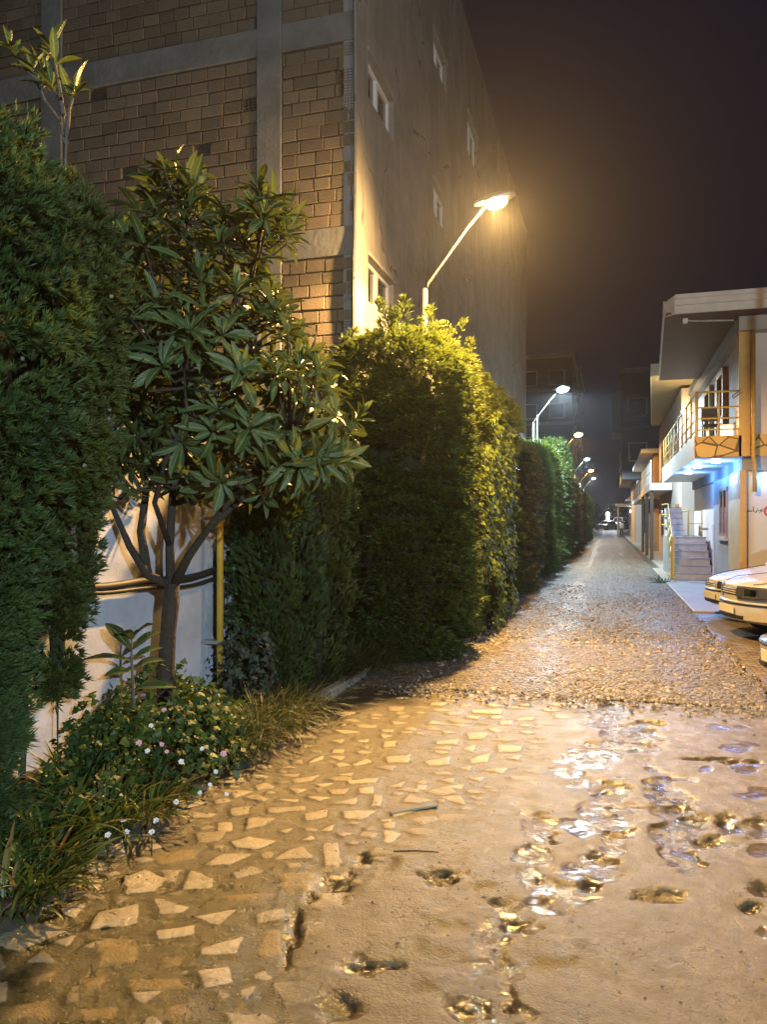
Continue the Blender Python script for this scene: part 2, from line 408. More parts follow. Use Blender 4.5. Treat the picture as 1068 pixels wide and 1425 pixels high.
def put(r, tone):
    if r:
        TONE[r[0]] = np.where((r[1] > SD[r[0]]) & (r[1] > -.03), tone, TONE[r[0]]); SD[r[0]] = np.maximum(SD[r[0]], r[1])
rr = random.Random(5)
for st in STONES: put(poly_sd(st, X, Y, None), rr.uniform(.55, 1.0))
for st in MOSSY:
    r = poly_sd(st, X, Y, None)
    if r: MS[r[0]] = np.maximum(MS[r[0]], r[1])
for st in RAISED:
    r = poly_sd(st, X, Y, None)
    if r: RS[r[0]] = np.maximum(RS[r[0]], r[1])
# small filler stones where the photograph shows more of the same paving
def filler(x0, x1, y0, y1, n, smin, smax, t0=.1, t1=.75, marg=.85):
    for _ in range(n):
        cx, cy = rr.uniform(x0, x1), rr.uniform(y0, y1); s = rr.uniform(smin, smax)
        i, j = min(len(gx)-1, max(0, int((cx - gx[0]) / dx))), min(len(gy)-1, max(0, int((cy - gy[0]) / dx)))
        m_ = int(s * marg / dx) + 1
        if (np.maximum(SD, np.maximum(MS, RS))[max(0, j-m_):j+m_, max(0, i-m_):i+m_] > -.02).any(): continue
        a0 = rr.random() * 6.28; k = rr.choice((4, 4, 5, 3)); el = rr.uniform(.5, 1)
        pts = []
        for q in range(k):
            a = a0 + 6.28 * (q + rr.uniform(-.25, .25)) / k; r0 = s * rr.uniform(.75, 1.1)
            x, y = cx + r0 * math.cos(a), cy + r0 * el * math.sin(a)
            dep = -x * SA + y * CA
            pts.append((CX + F_PX * (x * CA + y * SA) / dep, HY + F_PX * CAM_Z / dep))
        put(poly_sd(pts, X, Y, None), rr.uniform(t0, t1))
filler(-2.4, -.1, 4.4, 7.25, 1300, .05, .13, .2, .9)
filler(-.1, 1.7, 6.5, 7.25, 300, .05, .10, .1, .7)
filler(-2.4, -.2, 1.2, 4.6, 3500, .09, .15, .3, .8, .58)
filler(-2.4, -.2, 1.2, 4.6, 2500, .04, .07, .1, .7, .62)
# mud covers the right-hand part; its border follows the trench
dep = -X * SA + Y * CA
PX = CX + F_PX * (X * CA + Y * SA) / dep; PY = HY + F_PX * CAM_Z / dep
bx = np.interp(PY, [960, 1010, 1080, 1110, 1150, 1190, 1240, 1290, 1340, 1425, 1700], [1100, 760, 735, 690, 600, 540, 480, 415, 410, 380, 330])
MUD = sstep(-28, 46, PX - bx + 40 * (fbm(X * 5, Y * 5, 4.0) - .5) * 2) * sstep(975, 1012, PY + 14 * (fbm(X * 4, Y * 4, 2.0) - .5) * 2)
WET = np.zeros(X.shape); POOL = np.zeros(X.shape); HOLE = np.zeros(X.shape)
jit = 22 * (fbm(X * 8, Y * 8, 6.0, 4) - .5) * 2
for pl, wd in RIVULETS:
    pl = [q8(p)[0] for p in pl]
    for (ax, ay), (b_x, b_y) in zip(pl[:-1], pl[1:]):
        ex, ey = b_x - ax, (b_y - ay); L2 = ex * ex + (2 * ey) ** 2 + 1e-6
        t = np.clip(((PX - ax) * ex + 4 * (PY - ay) * ey) / L2, 0, 1)
        dd = np.hypot(PX - ax - t * ex, 2.0 * (PY - ay - t * ey)) + jit * .6
        WET = np.maximum(WET, sstep(wd * 1.1, wd * .25, dd + 1.2 * jit))
for (c, rx, ry) in POOLS:
    cx, cy = q8(c)[0]
    dd = np.hypot((PX - cx) / (rx / 2), (PY - cy) / (ry / 2)) + jit * .05
    POOL = np.maximum(POOL, sstep(1.4, .5, dd))
for (cx, cy, rx, ry) in HOLES:
    dd = np.hypot((PX - cx) / (rx / 2), (PY - cy) / (ry / 2)) + 1.1 * (fbm(X * 16, Y * 16, 5.0, 4) - .5) * 2
    HOLE = np.maximum(HOLE, sstep(1.15, .5, dd))
    WET = np.maximum(WET, sstep(1.9, .8, dd) * .6)
# the damp lower-left corner
damp = sstep(1150, 1250, PY) * sstep(500, 340, PX + jit * 3)
und = fbm(X * 1.4, Y * 1.4, 1.2, 3) - .5
H = .022 * und + .010 * (fbm(X * 6, Y * 6, 2.2, 4) - .5) + .004 * (fbm(X * 26, Y * 26, 3.2, 3) - .5)
stone = sstep(-.004, .014, SD) * (1 - .85 * MUD)
H += stone * (.006 - .5 * .010 * (fbm(X * 6, Y * 6, 2.2, 4) - .5)) - .010 * sstep(0, .03, -SD) * (1 - MUD) * (fbm(X * 9, Y * 9, 9.1, 3))
H += sstep(-.006, .02, MS) * .006 + sstep(-.03, .05, RS) * .016
H += MUD * (.012 + .020 * (fbm(X * 3.2, Y * 3.2, 7.7, 4) - .5) + .012 * (fbm(X * 11, Y * 11, 1.7, 4) - .5))
lip = np.clip(WET * 1.0, 0, 1)
H *= (1 - .6 * lip)
H += lip * .0030 * (fbm(X * 13, Y * 13, 6.6, 3) - .5) * 2 - lip * .006
H -= HOLE * .015
H -= .06 * sstep(-.02, .07, Y - EDGE(X, Y))
H = H + .012
kerbside = sstep(-2.30, -2.42, X)
ii = np.arange(X.size).reshape(X.shape)
Fq = np.stack([ii[:-1, :-1], ii[:-1, 1:], ii[1:, 1:], ii[1:, :-1]], -1).reshape(-1, 4)
def paving_mat():
    m, nt, b = new_mat('crazy_paving')
    def att(k):
        a = nt.nodes.new('ShaderNodeAttribute'); a.attribute_name = k; return a.outputs['Fac']
    v = obj_vec(nt)
    n1 = tex_noise(nt, v, 3.0, 6, .6); n2 = tex_noise(nt, v, 22, 6, .65); n3 = tex_noise(nt, v, 90, 5, .7); n4 = tex_noise(nt, v, 9, 5, .6)
    vo = nt.nodes.new('ShaderNodeTexVoronoi'); vo.inputs['Scale'].default_value = 3.0; nt.links.new(v, vo.inputs['Vector'])
    spv = nt.nodes.new('ShaderNodeSeparateColor'); nt.links.new(vo.outputs['Color'], spv.inputs[0])
    mortar = mixc(nt, ramp(nt, n1, .3, .7), (.046, .036, .020), (.105, .083, .052))
    mortar = mixc(nt, ramp(nt, n3, .5, .75), mortar, (.17, .145, .105))
    stonec = mixc(nt, att('tone'), (.10, .080, .045), (.40, .33, .225))
    stonec = mixc(nt, math_(nt, 'MULTIPLY', ramp(nt, n4, .42, .7), .5), stonec, (.20, .155, .095))
    stonec = mixc(nt, math_(nt, 'MULTIPLY', ramp(nt, n2, .52, .78), .6), stonec, (.13, .10, .06))
    mud = mixc(nt, ramp(nt, n4, .35, .7), (.074, .057, .030), (.146, .113, .062))
    mud = mixc(nt, math_(nt, 'MULTIPLY', ramp(nt, n3, .58, .8), .5), mud, (.065, .05, .034))
    damp_ = math_(nt, 'MULTIPLY', ramp(nt, tex_noise(nt, v, 1.5, 6, .62, .6), .46, .62), .5)
    mud = mixc(nt, damp_, mud, (.062, .048, .028))
    moss = mixc(nt, ramp(nt, n2, .35, .7), (.020, .018, .006), (.070, .054, .016))
    # crisp stone outline from the signed distance, roughened by noise
    joint = ramp(nt, att('stone_distance'), -.03, -.004)
    mortar = mixc(nt, math_(nt, 'MULTIPLY', joint, .75), mortar, (.022, .018, .009))
    sd = math_(nt, 'ADD', att('stone_distance'), math_(nt, 'MULTIPLY', math_(nt, 'SUBTRACT', n2, .5), .012))
    sm = math_(nt, 'MULTIPLY', ramp(nt, sd, -.002, .004), math_(nt, 'SUBTRACT', 1.0, math_(nt, 'MULTIPLY', att('mud'), .9)))
    md = math_(nt, 'ADD', att('moss_distance'), math_(nt, 'MULTIPLY', math_(nt, 'SUBTRACT', n2, .5), .03))
    mm = ramp(nt, md, -.004, .012)
    col = mixc(nt, att('mud'), mortar, mud)
    mossy = math_(nt, 'MULTIPLY', att('damp'), ramp(nt, n4, .30, .5, .45, 1.0))
    col = mixc(nt, mossy, col, moss)
    col = mixc(nt, sm, col, stonec)
    col = mixc(nt, math_(nt, 'MULTIPLY', mm, .85), col, mixc(nt, .45, moss, (.36, .24, .09)))
    wet = math_(nt, 'MULTIPLY', ramp(nt, att('wet'), .1, .75), ramp(nt, math_(nt, 'ADD', math_(nt, 'MULTIPLY', n4, .6), math_(nt, 'MULTIPLY', n2, .4)), .41, .54))
    col = mixc(nt, math_(nt, 'MULTIPLY', wet, .75), col, (.045, .035, .023))
    hole = att('hole')
    col = mixc(nt, ramp(nt, math_(nt, 'ADD', hole, math_(nt, 'MULTIPLY', math_(nt, 'SUBTRACT', n2, .5), .5)), .30, .55), col, (.034, .027, .016))
    nt.links.new(col, b.inputs['Base Color'])
    r = math_(nt, 'SUBTRACT', ramp(nt, tex_noise(nt, v, 5.5, 6, .65), .35, .65, .36, .52), math_(nt, 'MULTIPLY', wet, .36))
    r = math_(nt, 'SUBTRACT', r, math_(nt, 'MULTIPLY', att('damp'), ramp(nt, n4, .42, .6, .06, .20)))
    r = math_(nt, 'SUBTRACT', r, math_(nt, 'MULTIPLY', att('mud'), ramp(nt, n4, .4, .75, 0.0, .22)))
    pool = att('pool')
    r = math_(nt, 'SUBTRACT', r, math_(nt, 'MULTIPLY', pool, .34))
    r = math_(nt, 'MAXIMUM', r, .12)
    nt.links.new(r, b.inputs['Roughness'])
    flat = math_(nt, 'SUBTRACT', 1.0, math_(nt, 'MULTIPLY', pool, .85))
    hgt = math_(nt, 'ADD', math_(nt, 'MULTIPLY', n3, .5), math_(nt, 'MULTIPLY', n2, math_(nt, 'ADD', .9, math_(nt, 'MULTIPLY', wet, -.45))))
    hgt = math_(nt, 'MULTIPLY', hgt, flat)
    hgt = math_(nt, 'MULTIPLY', hgt, math_(nt, 'SUBTRACT', 1.0, math_(nt, 'MULTIPLY', wet, .86)))
    hgt = math_(nt, 'ADD', hgt, math_(nt, 'MULTIPLY', math_(nt, 'MULTIPLY', wet, tex_noise(nt, v, 40, 2, .5)), .19))
    add_bump(nt, b, hgt, .65, .02)
    return m
struct('pavement', np.stack([X, Y, H], -1).reshape(-1, 3).tolist(), Fq.tolist(), paving_mat(), smooth=True,
       attrs={'stone_distance': SD.ravel(), 'tone': TONE.ravel(), 'moss_distance': MS.ravel(), 'mud': MUD.ravel(), 'wet': np.clip(WET, 0, 1).ravel(), 'pool': POOL.ravel(), 'hole': HOLE.ravel(), 'damp': damp.ravel()})
def hat(x, y):
    return H[np.clip(((y - gy[0]) / dx).astype(int), 0, len(gy) - 1), np.clip(((x - gx[0]) / dx).astype(int), 0, len(gx) - 1)]
def grit(n):
    base = np.array([(1,0,0),(0,1,0),(-1,0,0),(0,-1,0),(0,0,.8),(0,0,-.4)], float); fc = np.array([(0,1,4),(1,2,4),(2,3,4),(3,0,4),(1,0,5),(2,1,5),(3,2,5),(0,3,5)])
    x = RNG.uniform(-2.3, 2.6, n); y = .9 + 6.2 * RNG.random(n) ** 1.2
    k = fbm(x * 2.5, y * 2.5, 21.0) + .35 * RNG.random(n) > .66; x, y = x[k], y[k]; n = len(x)
    s = RNG.gamma(2.0, .0013, n) + .0015; a = RNG.random(n) * 6.28
    P = base[None] * np.stack([s, s * RNG.uniform(.5, 1, n), s * RNG.uniform(.4, .9, n)], -1)[:, None] * (1 + .5 * (RNG.random((n, 6, 1)) - .5))
    ca, sa = np.cos(a)[:, None], np.sin(a)[:, None]
    P = np.stack([P[..., 0] * ca - P[..., 1] * sa, P[..., 0] * sa + P[..., 1] * ca, P[..., 2]], -1) + np.stack([x, y, hat(x, y) + .001], -1)[:, None]
    t = np.repeat(RNG.random(n) ** 1.6 * .7, 6)
    return P.reshape(-1, 3), (fc[None] + 6 * np.arange(n)[:, None, None]).reshape(-1, 3), np.stack([t, t, t, t * 0 + 1], -1)
P, Fp, T = grit(16000)
tag(mesh_obj('loose_grit', P.tolist(), Fp.tolist(), pebble_mat(), attrs={'tint': T}), 'fine dark grit strewn over the wet concrete in the foreground', 'grit', kind='stuff')
M['plain_paving'] = mat('plain_muddy_concrete', (.17, .13, .09), .7, 0, .4, 2, .4, 20)
struct('pavement_behind', [(-2.42,-14,.006),(3.28,-14,.006),(3.28,.86,.006),(-2.42,.86,.006)], [(0,1,2,3)], M['plain_paving'])
# concrete strip and cobbled parking on the right
M['apron'] = mat('smooth_concrete', (.36, .33, .28), .55, 0, .3, 1.5, .2, 25)
def cobble_mat():
    m, nt, b = new_mat('cobbles')
    v = obj_vec(nt)
    br = nt.nodes.new('ShaderNodeTexBrick'); br.inputs['Scale'].default_value = 4.2; br.inputs['Mortar Size'].default_value = .05
    br.inputs['Color1'].default_value = (.30, .24, .18, 1); br.inputs['Color2'].default_value = (.15, .12, .10, 1); br.inputs['Mortar'].default_value = (.06, .05, .04, 1)
    nt.links.new(v, br.inputs['Vector']); nt.links.new(br.outputs['Color'], b.inputs['Base Color'])
    nt.links.new(ramp(nt, tex_noise(nt, v, 2.5), .35, .65, .25, .6), b.inputs['Roughness'])
    add_bump(nt, b, math_(nt, 'ADD', math_(nt, 'MULTIPLY', br.outputs['Fac'], -1.0), math_(nt, 'MULTIPLY', tex_noise(nt, v, 30), .4)), .7, .02)
    return m
mb = MB(); mb.poly([(1.42,7.2,.0),(12,7.2,.0),(12,14.6,.0),(1.42,14.6,.0)])
o = mb.build('parking_paving', cobble_mat()); o['kind'] = 'structure'
mb = MB(); mb.box(1.44, 12, 14.6, 28, -.05, .035)
o = mb.build('footpath', M['apron'], bevel=.02); o['kind'] = 'structure'
mb = MB(); mb.box(1.7, 14, 28, 110, -.2, .03)
o = mb.build('far_footpath', M['apron']); o['kind'] = 'structure'
# the planted strip and its kerb
xx = np.arange(-3.6, -2.40, .06); yy = np.arange(-2, 96, .1)
X1, Y1 = np.meshgrid(xx, yy); Z1 = .02 + .05 * (fbm(X1 * 3, Y1 * 3, 2.0) - .5) + .05 * sstep(-2.42, -2.6, X1)
ii = np.arange(X1.size).reshape(X1.shape)
Fq = np.stack([ii[:-1, :-1], ii[:-1, 1:], ii[1:, 1:], ii[1:, :-1]], -1).reshape(-1, 4)
struct('soil_bed', np.stack([X1, Y1, Z1], -1).reshape(-1, 3).tolist(), Fq.tolist(), M['soil'], smooth=True)
mb = MB(); y = 4.7
while y < 28:
    L = rr.uniform(.8, 1.05); j = rr.uniform(-.008, .008)
    mb.box(-2.50 + j, -2.40 + j, y, y + L - .012, -.05, .085 + rr.uniform(-.01, .01)); y += L
o = mb.build('kerb', M['concrete'], bevel=.012); o['kind'] = 'structure'

# sticks and slabs lying on the pavement
def stick(a, b, r, lab, m):
    p, q = ground_at(*a), ground_at(*b); mid = (p + q) / 2
    s = MB().tube([p - mid + Vector((0,0,.026)), Vector((.004,.003,.03)), q - mid + Vector((0,0,.026))], [r, r * 1.1, r * .7], 6)
    o = s.build('stick', m); o.location = mid; tag(o, lab, 'stick'); return o
stick((548,1193), (611,1194), .006, 'thin dark straight stick lying on the muddy concrete below the paving stones', M['bark'])
stick((544,1138), (610,1127), .010, 'pale flat lath lying beside the edge of the stone paving', mat('pale_lath', (.42,.34,.22), .7))
# ------------------------------------------------------------------ left: unfinished brick building
BX, BY0, BY1, BZ = -3.5, 10.6, 34.3, 14.5
bld = thing('unfinished_apartment_building', 'tall unfinished block with raw clay brick end wall and grey plastered side beside the lane', 'building', (BX, BY0, 0))
def L3(o, pts): return pts
# plastered side wall as panels around the window openings (local coordinates: building corner at the origin)
WIN = []                                            # (y0, y1, z0, z1)
for (y0, y1) in ((.5, 1.95), (5.0, 6.35), (9.0, 10.6), (14.4, 15.8), (18.9, 20.3)):
    for zz in (1.85, 4.95, 8.05, 11.2):
        h_ = .68 if zz != 1.85 else .9
        if (y0, zz) in ((.5, 11.2), (.5, 1.85), (18.9, 11.2)): continue
        if zz == 11.2 and y0 == 5.0: WIN.append((y0, y1, 9.55 + 1.65, 11.85)); continue
        if zz == 11.2 and y0 == 9.0: WIN.append((y0, y1, 11.2, 12.2)); continue
        if y0 > 12 and zz != 4.95 or y0 == 9.0 and zz > 5 or y0 == 5.0 and zz < 5: continue
        WIN.append((y0, y1, zz, zz + h_))
Lb = BY1 - BY0
def pierced(mb, x0, x1, y0, y1, z0, z1, wins):
    """wall slab in the YZ plane with rectangular openings"""
    ys_ = sorted({y0, y1, *[w_[0] for w_ in wins], *[w_[1] for w_ in wins]})
    for a, b_ in zip(ys_[:-1], ys_[1:]):
        cur = z0
        for w_ in sorted([w_ for w_ in wins if w_[0] <= a + 1e-6 and w_[1] >= b_ - 1e-6], key=lambda t: t[2]):
            if w_[2] > cur + 1e-4: mb.box(x0, x1, a, b_, cur, w_[2])
            cur = w_[3]
        if z1 > cur + 1e-4: mb.box(x0, x1, a, b_, cur, z1)
    return mb
def plaster_mat():
    m, nt, b = new_mat('old_cement_plaster')
    v = obj_vec(nt); vs = obj_vec(nt, (5, 3.0, .22)); vp = obj_vec(nt, (1, .42, .36))
    n1 = tex_noise(nt, v, .9, 6, .6); n2 = tex_noise(nt, vs, 1.6, 5, .6); n3 = tex_noise(nt, v, 22, 5, .6)
    col = mixc(nt, ramp(nt, n1, .3, .7), (.17, .165, .172), (.30, .285, .275))
    col = mixc(nt, math_(nt, 'MULTIPLY', ramp(nt, n2, .48, .75), .55), col, (.13, .12, .115))
    vo = nt.nodes.new('ShaderNodeTexVoronoi'); vo.feature = 'DISTANCE_TO_EDGE'; vo.inputs['Scale'].default_value = .9
    wv = nt.nodes.new('ShaderNodeVectorMath'); wv.operation = 'ADD'
    nt.links.new(vp, wv.inputs[0])
    no = nt.nodes.new('ShaderNodeTexNoise'); no.inputs['Scale'].default_value = 1.5; nt.links.new(v, no.inputs['Vector'])
    sc = nt.nodes.new('ShaderNodeVectorMath'); sc.operation = 'SCALE'; sc.inputs[3].default_value = .35
    nt.links.new(no.outputs['Color'], sc.inputs[0]); nt.links.new(sc.outputs[0], wv.inputs[1]); nt.links.new(wv.outputs[0], vo.inputs['Vector'])
    ck = ramp(nt, vo.outputs[0], .004, .010, 1, 0)
    ck = math_(nt, 'MULTIPLY', ck, ramp(nt, n1, .46, .54))
    col = mixc(nt, math_(nt, 'MULTIPLY', ck, .8), col, (.07, .06, .05))
    nt.links.new(col, b.inputs['Base Color']); b.inputs['Roughness'].default_value = .88
    h = math_(nt, 'ADD', math_(nt, 'MULTIPLY', n3, .4), math_(nt, 'ADD', tex_noise(nt, v, 3.2, 4), math_(nt, 'MULTIPLY', ck, -.5)))
    add_bump(nt, b, h, .5, .05); return m
M['cement'] = plaster_mat()
mb = MB(); pierced(mb, -.22, 0, .0, Lb, 0, BZ, WIN)
mb.build('side_wall', M['cement'], bld)
# ragged edge of the plaster coat at the corner
zz_ = np.arange(0, BZ, .16); off = .05 + .055 * fbm(zz_ * .5, 0 * zz_, 4.4, 4) + .10 * sstep(5.9, 5.3, zz_) * .5
pts = [(0.004, -o_, z_) for o_, z_ in zip(off, zz_)]
mb = MB()
for a, b_ in zip(pts[:-1], pts[1:]):
    mb.prism([(0.004, -.001, a[2]), (0.004, a[1], a[2]), (0.004, b_[1], b_[2]), (0.004, -.001, b_[2])], (-.035, 0, 0))
mb.build('plaster_edge', M['cement'], bld)
mb = MB(); mb.box(-12, -.23, .25, Lb, BZ - .3, BZ - .05); mb.build('roof_slab', M['concrete'], bld)
mb = MB(); mb.box(-12, -.23, Lb - .2, Lb, 0, BZ - .31); mb.box(-12, -11.8, .1, Lb - .21, 0, BZ - .31); mb.build('rear_wall', M['cement'], bld)
for k, (y0, y1, z0, z1) in enumerate(WIN):
    f = MB(); e = .06
    f.box(-.17, -.09, y0, y1, z0, z0 + e); f.box(-.17, -.09, y0, y1, z1 - e, z1)
    f.box(-.17, -.09, y0, y0 + e, z0 + e, z1 - e); f.box(-.17, -.09, y1 - e, y1, z0 + e, z1 - e)
    ym = (y0 + y1) / 2; f.box(-.18, -.08, ym - .05, ym + .05, z0 + e, z1 - e)
    wf = f.build('window', M['white_frame'], bld)
    MB().box(-.14, -.13, y0 + .03, y1 - .03, z0 + .03, z1 - .03).build('pane', M['glass'], wf)
    MB().box(-.16, .035, y0 - .05, y1 + .05, z1 + .001, z1 + .05).build('lintel', M['concrete'], wf)
# brick end wall: concrete frame with hollow clay block infill
mb = MB()
cols = [(-1.60, -1.20), (-5.5, -5.1), (-9.6, -9.2)]
beams = [(2.45, 2.85), (5.5, 5.92), (8.62, 9.04), (11.75, 12.15), (14.1, 14.5)]
for x0, x1 in cols:
    cur = 0
    mb.box(x0, x1, -.03, .2, 0, BZ - .001)
fr = [(-12, -9.6), (-9.2, -5.5), (-5.1, -1.6), (-1.2, -.036)]
for z0, z1 in beams:
    for x0, x1 in fr: mb.box(x0, x1, -.022, .2, z0, z1)
mb.build('concrete_frame', M['concrete_beam'], bld, bevel=.012)
def brick_mat():
    m, nt, b = new_mat('clay_block')
    a = nt.nodes.new('ShaderNodeAttribute'); a.attribute_name = 'tint'
    sp = nt.nodes.new('ShaderNodeSeparateColor'); nt.links.new(a.outputs['Color'], sp.inputs[0])
    v = obj_vec(nt)
    col = mixc(nt, sp.outputs[0], (.108, .084, .058), (.185, .143, .100))
    col = mixc(nt, math_(nt, 'MULTIPLY', ramp(nt, tex_noise(nt, v, 2.2, 5), .45, .75), .7), col, (.12, .10, .06))
    col = mixc(nt, math_(nt, 'MULTIPLY', ramp(nt, tex_noise(nt, v, 11, 5), .55, .8), .5), col, (.08, .052, .03))
    nt.links.new(col, b.inputs['Base Color']); b.inputs['Roughness'].default_value = .9
    wv = nt.nodes.new('ShaderNodeTexWave'); wv.bands_direction = 'Z'; wv.inputs['Scale'].default_value = 14; nt.links.new(v, wv.inputs['Vector'])
    add_bump(nt, b, math_(nt, 'ADD', math_(nt, 'MULTIPLY', wv.outputs['Fac'], .35), tex_noise(nt, v, 26, 5)), .5, .012)
    return m
V = []; Fb = []; T = []
def brick(x0, x1, z0, z1, t, y=-.0):
    b_ = len(V); j = lambda s=.006: rr.uniform(-s, s); c = .008
    yy0 = y + rr.uniform(-.006, .004)
    q = [(x0 + j(), z0 + j()), (x1 + j(), z0 + j()), (x1 + j(), z1 + j()), (x0 + j(), z1 + j())]
    for (xx_, z_) in q: V.append((xx_, .05, z_))
    cx_, cz_ = (x0 + x1) / 2, (z0 + z1) / 2
    for (xx_, z_) in q: V.append((xx_, yy0 + c, z_))
    for (xx_, z_) in q: V.append((xx_ + (c if xx_ < cx_ else -c), yy0, z_ + (c if z_ < cz_ else -c)))
    for k in range(4):
        k2 = (k + 1) % 4
        Fb.append((b_+k, b_+k2, b_+4+k2, b_+4+k)); Fb.append((b_+4+k, b_+4+k2, b_+8+k2, b_+8+k))
    Fb.append((b_+8, b_+9, b_+10, b_+11))
    T.extend([t] * 12)
zlev = [0] + [z for be in beams for z in be]
bays = [(zlev[i], zlev[i+1]) for i in range(0, len(zlev) - 1, 2)]
HOLLOW = []
for x0, x1 in fr:
    for z0, z1 in bays:
        nrow = max(1, round((z1 - z0 - .03) / .192)); hrow = (z1 - z0 - .03) / nrow
        for r in range(nrow):
            za = z0 + .004 + r * hrow; x = x0 + .015 - (rr.uniform(.05, .26) if r % 2 else 0); sag = rr.uniform(-.006, .006)
            while x < x1 - .03:
                L = rr.choice((.25, .27, .29, .36)); a, b_ = max(x, x0 + .012), min(x + L, x1 - .012)
                if b_ - a > .04:
                    edge_ = (b_ > x1 - .10 and x1 > -.1 and rr.random() < .38) or (rr.random() < .004)
                    if edge_ and b_ - a > .10:
                        HOLLOW.append((max(a, b_ - .20), b_, za + .012 + sag, za + hrow - .008 + sag)); b_ = max(a, b_ - .20) - .012
                    if b_ - a > .03 and rr.random() > .008:
                        brick(a, b_, za + .012 + sag + rr.uniform(-.003, .003), za + hrow - .006 + sag, rr.random())
                x += L + .014
Tn = np.array(T)
mesh_obj('brick_infill', V, Fb, brick_mat(), bld, attrs={'tint': np.stack([Tn, Tn, Tn, Tn * 0 + 1], -1)})
clay_end = mat('clay_end', (.13, .088, .055), .9, 0, .4)
for x0, x1, z0, z1 in HOLLOW:                       # block ends with a grid of holes
    mb = MB()
    nx = 3; nz = 4; wx = (x1 - x0) / nx; wz = (z1 - z0) / nz; t = .008
    for i in range(nx + 1): mb.box(x0 + i * wx - t / 2, x0 + i * wx + t / 2, -.004, .045, z0, z1)
    for k in range(nz + 1):
        for i in range(nx): mb.box(x0 + i * wx + t / 2, x0 + (i + 1) * wx - t / 2, -.003, .044, z0 + k * wz - t / 2, z0 + k * wz + t / 2)
    mb.build('hollow_block', clay_end, bld)
M['mortar'] = mat('dark_mortar', (.085, .07, .055), .95, 0, .4, 6, .6, 30)
MB().box(-11.99, -.226, .046, .24, 0, BZ - .31).build('mortar_backing', M['mortar'], bld)

# ------------------------------------------------------------------ left: white garden wall
WX = -3.4
gw = thing('garden_wall', 'white limewashed garden wall with stains behind the loquat tree', 'wall', (WX, 0, 0))
yy = np.arange(-6, 10.52, .07); zz_ = np.arange(-.1, 2.42, .07)
Yw, Zw = np.meshgrid(yy, zz_); Xw = .03 * (fbm(Yw * 1.2, Zw * 1.2, 1.0) - .5) + .016 * (fbm(Yw * 7, Zw * 7, 2.0, 3) - .5)
Xw -= .03 * sstep(.06, .0, np.abs(Zw - 1.20 - .02 * np.sin(Yw * 2)))
ii = np.arange(Yw.size).reshape(Yw.shape)
Fq = np.stack([ii[:-1, :-1], ii[:-1, 1:], ii[1:, 1:], ii[1:, :-1]], -1).reshape(-1, 4)
mesh_obj('wall_face', np.stack([Xw, Yw, Zw], -1).reshape(-1, 3).tolist(), Fq.tolist(), M['plaster_wall'], gw, smooth=True)
MB().box(-.22, -.03, -6, 10.5, -.1, 2.40).build('wall_core', M['concrete'], gw)
MB().box(-.26, .05, -6, 10.5, 2.42, 2.50).build('coping', M['concrete'], gw, bevel=.01)
# black hose hung along the wall
pts = [(WX + .075, y, 1.17 + .022 * math.sin(y * 2.1) + .012 * math.sin(y * 5.3)) for y in np.arange(1.0, 7.3, .12)]
h = MB().tube(pts, .030, 8); h.tube([(p[0] + .012, p[1], p[2] - .048 - .02 * math.sin(p[1] * 1.3)) for p in pts], .016, 6)
tag(h.build('hose', M['black_rubber'], smooth=True), 'thick black hose running level along the white garden wall', 'hose')
# yellow gas riser
gp = thing('gas_pipe', 'yellow gas pipe rising straight up the white wall beside the loquat trunk', 'pipe', (WX + .17, 5.98, 0))
MB().tube([(0,0,-.1),(0,0,2.28),(-.02,0,2.36),(-.10,0,2.40)], .03, 12).build('riser', M['yellow_pipe'], gp, smooth=True)
for z in (.55, 1.62): MB().box(-.16, .036, -.036, .036, z, z + .03).build('clip', M['galv'], gp)

# ------------------------------------------------------------------ far left blocks
def block_tex(name, c1, c2):
    return mat(name, c1, .9, 0, .4, .5, .3, 6, col2=c2)
def far_block(name, lab, x0, x1, y0, y1, z, m, rows, colsF, colsS):
    b = thing(name, lab, 'building', (x1, y0, 0)); W = x1 - x0; D = y1 - y0
    MB().box(-W, 0, 0, D, 0, z).build('walls', m, b)
    MB().box(-W - .2, .2, -.2, D + .2, z + .001, z + .35).build('roof_slab', M['concrete'], b)
    for r in range(rows):
        zz = 2.0 + r * (z - 1.5) / rows
        MB().box(-W, .06, -.07, -.001, zz - .55, zz - .25).build('floor_band', M['concrete'], b)
        for xw in colsF:
            f = MB().box(xw, xw + 1.3, -.05, .02, zz, zz + 1.3).build('window', M['galv'], b)
            MB().box(xw + .08, xw + 1.22, -.06, -.051, zz + .08, zz + 1.22).build('pane', M['glass_far'], f)
        for yw in colsS:
            f = MB().box(-.02, .05, yw, yw + 1.3, zz, zz + 1.2).build('window', M['galv'], b)
            MB().box(.051, .06, yw + .08, yw + 1.22, zz + .08, zz + 1.12).build('pane', M['glass_far'], f)
    return b
far_block('concrete_block', 'dark grey block standing beyond the plastered building, lamp in front of it', -14, -3.0, 67, 82, 15.6, block_tex('dark_render', (.09,.09,.10), (.045,.045,.05)), 5, (-1.9, -4.2, -6.6), (2, 6, 10))
far_block('slim_block', 'narrow dark block farthest along the hedge side of the lane', -14, -3.0, 84, 98, 17.6, block_tex('mid_render', (.12,.11,.11), (.06,.055,.055)), 6, (-1.8,), (3, 8))

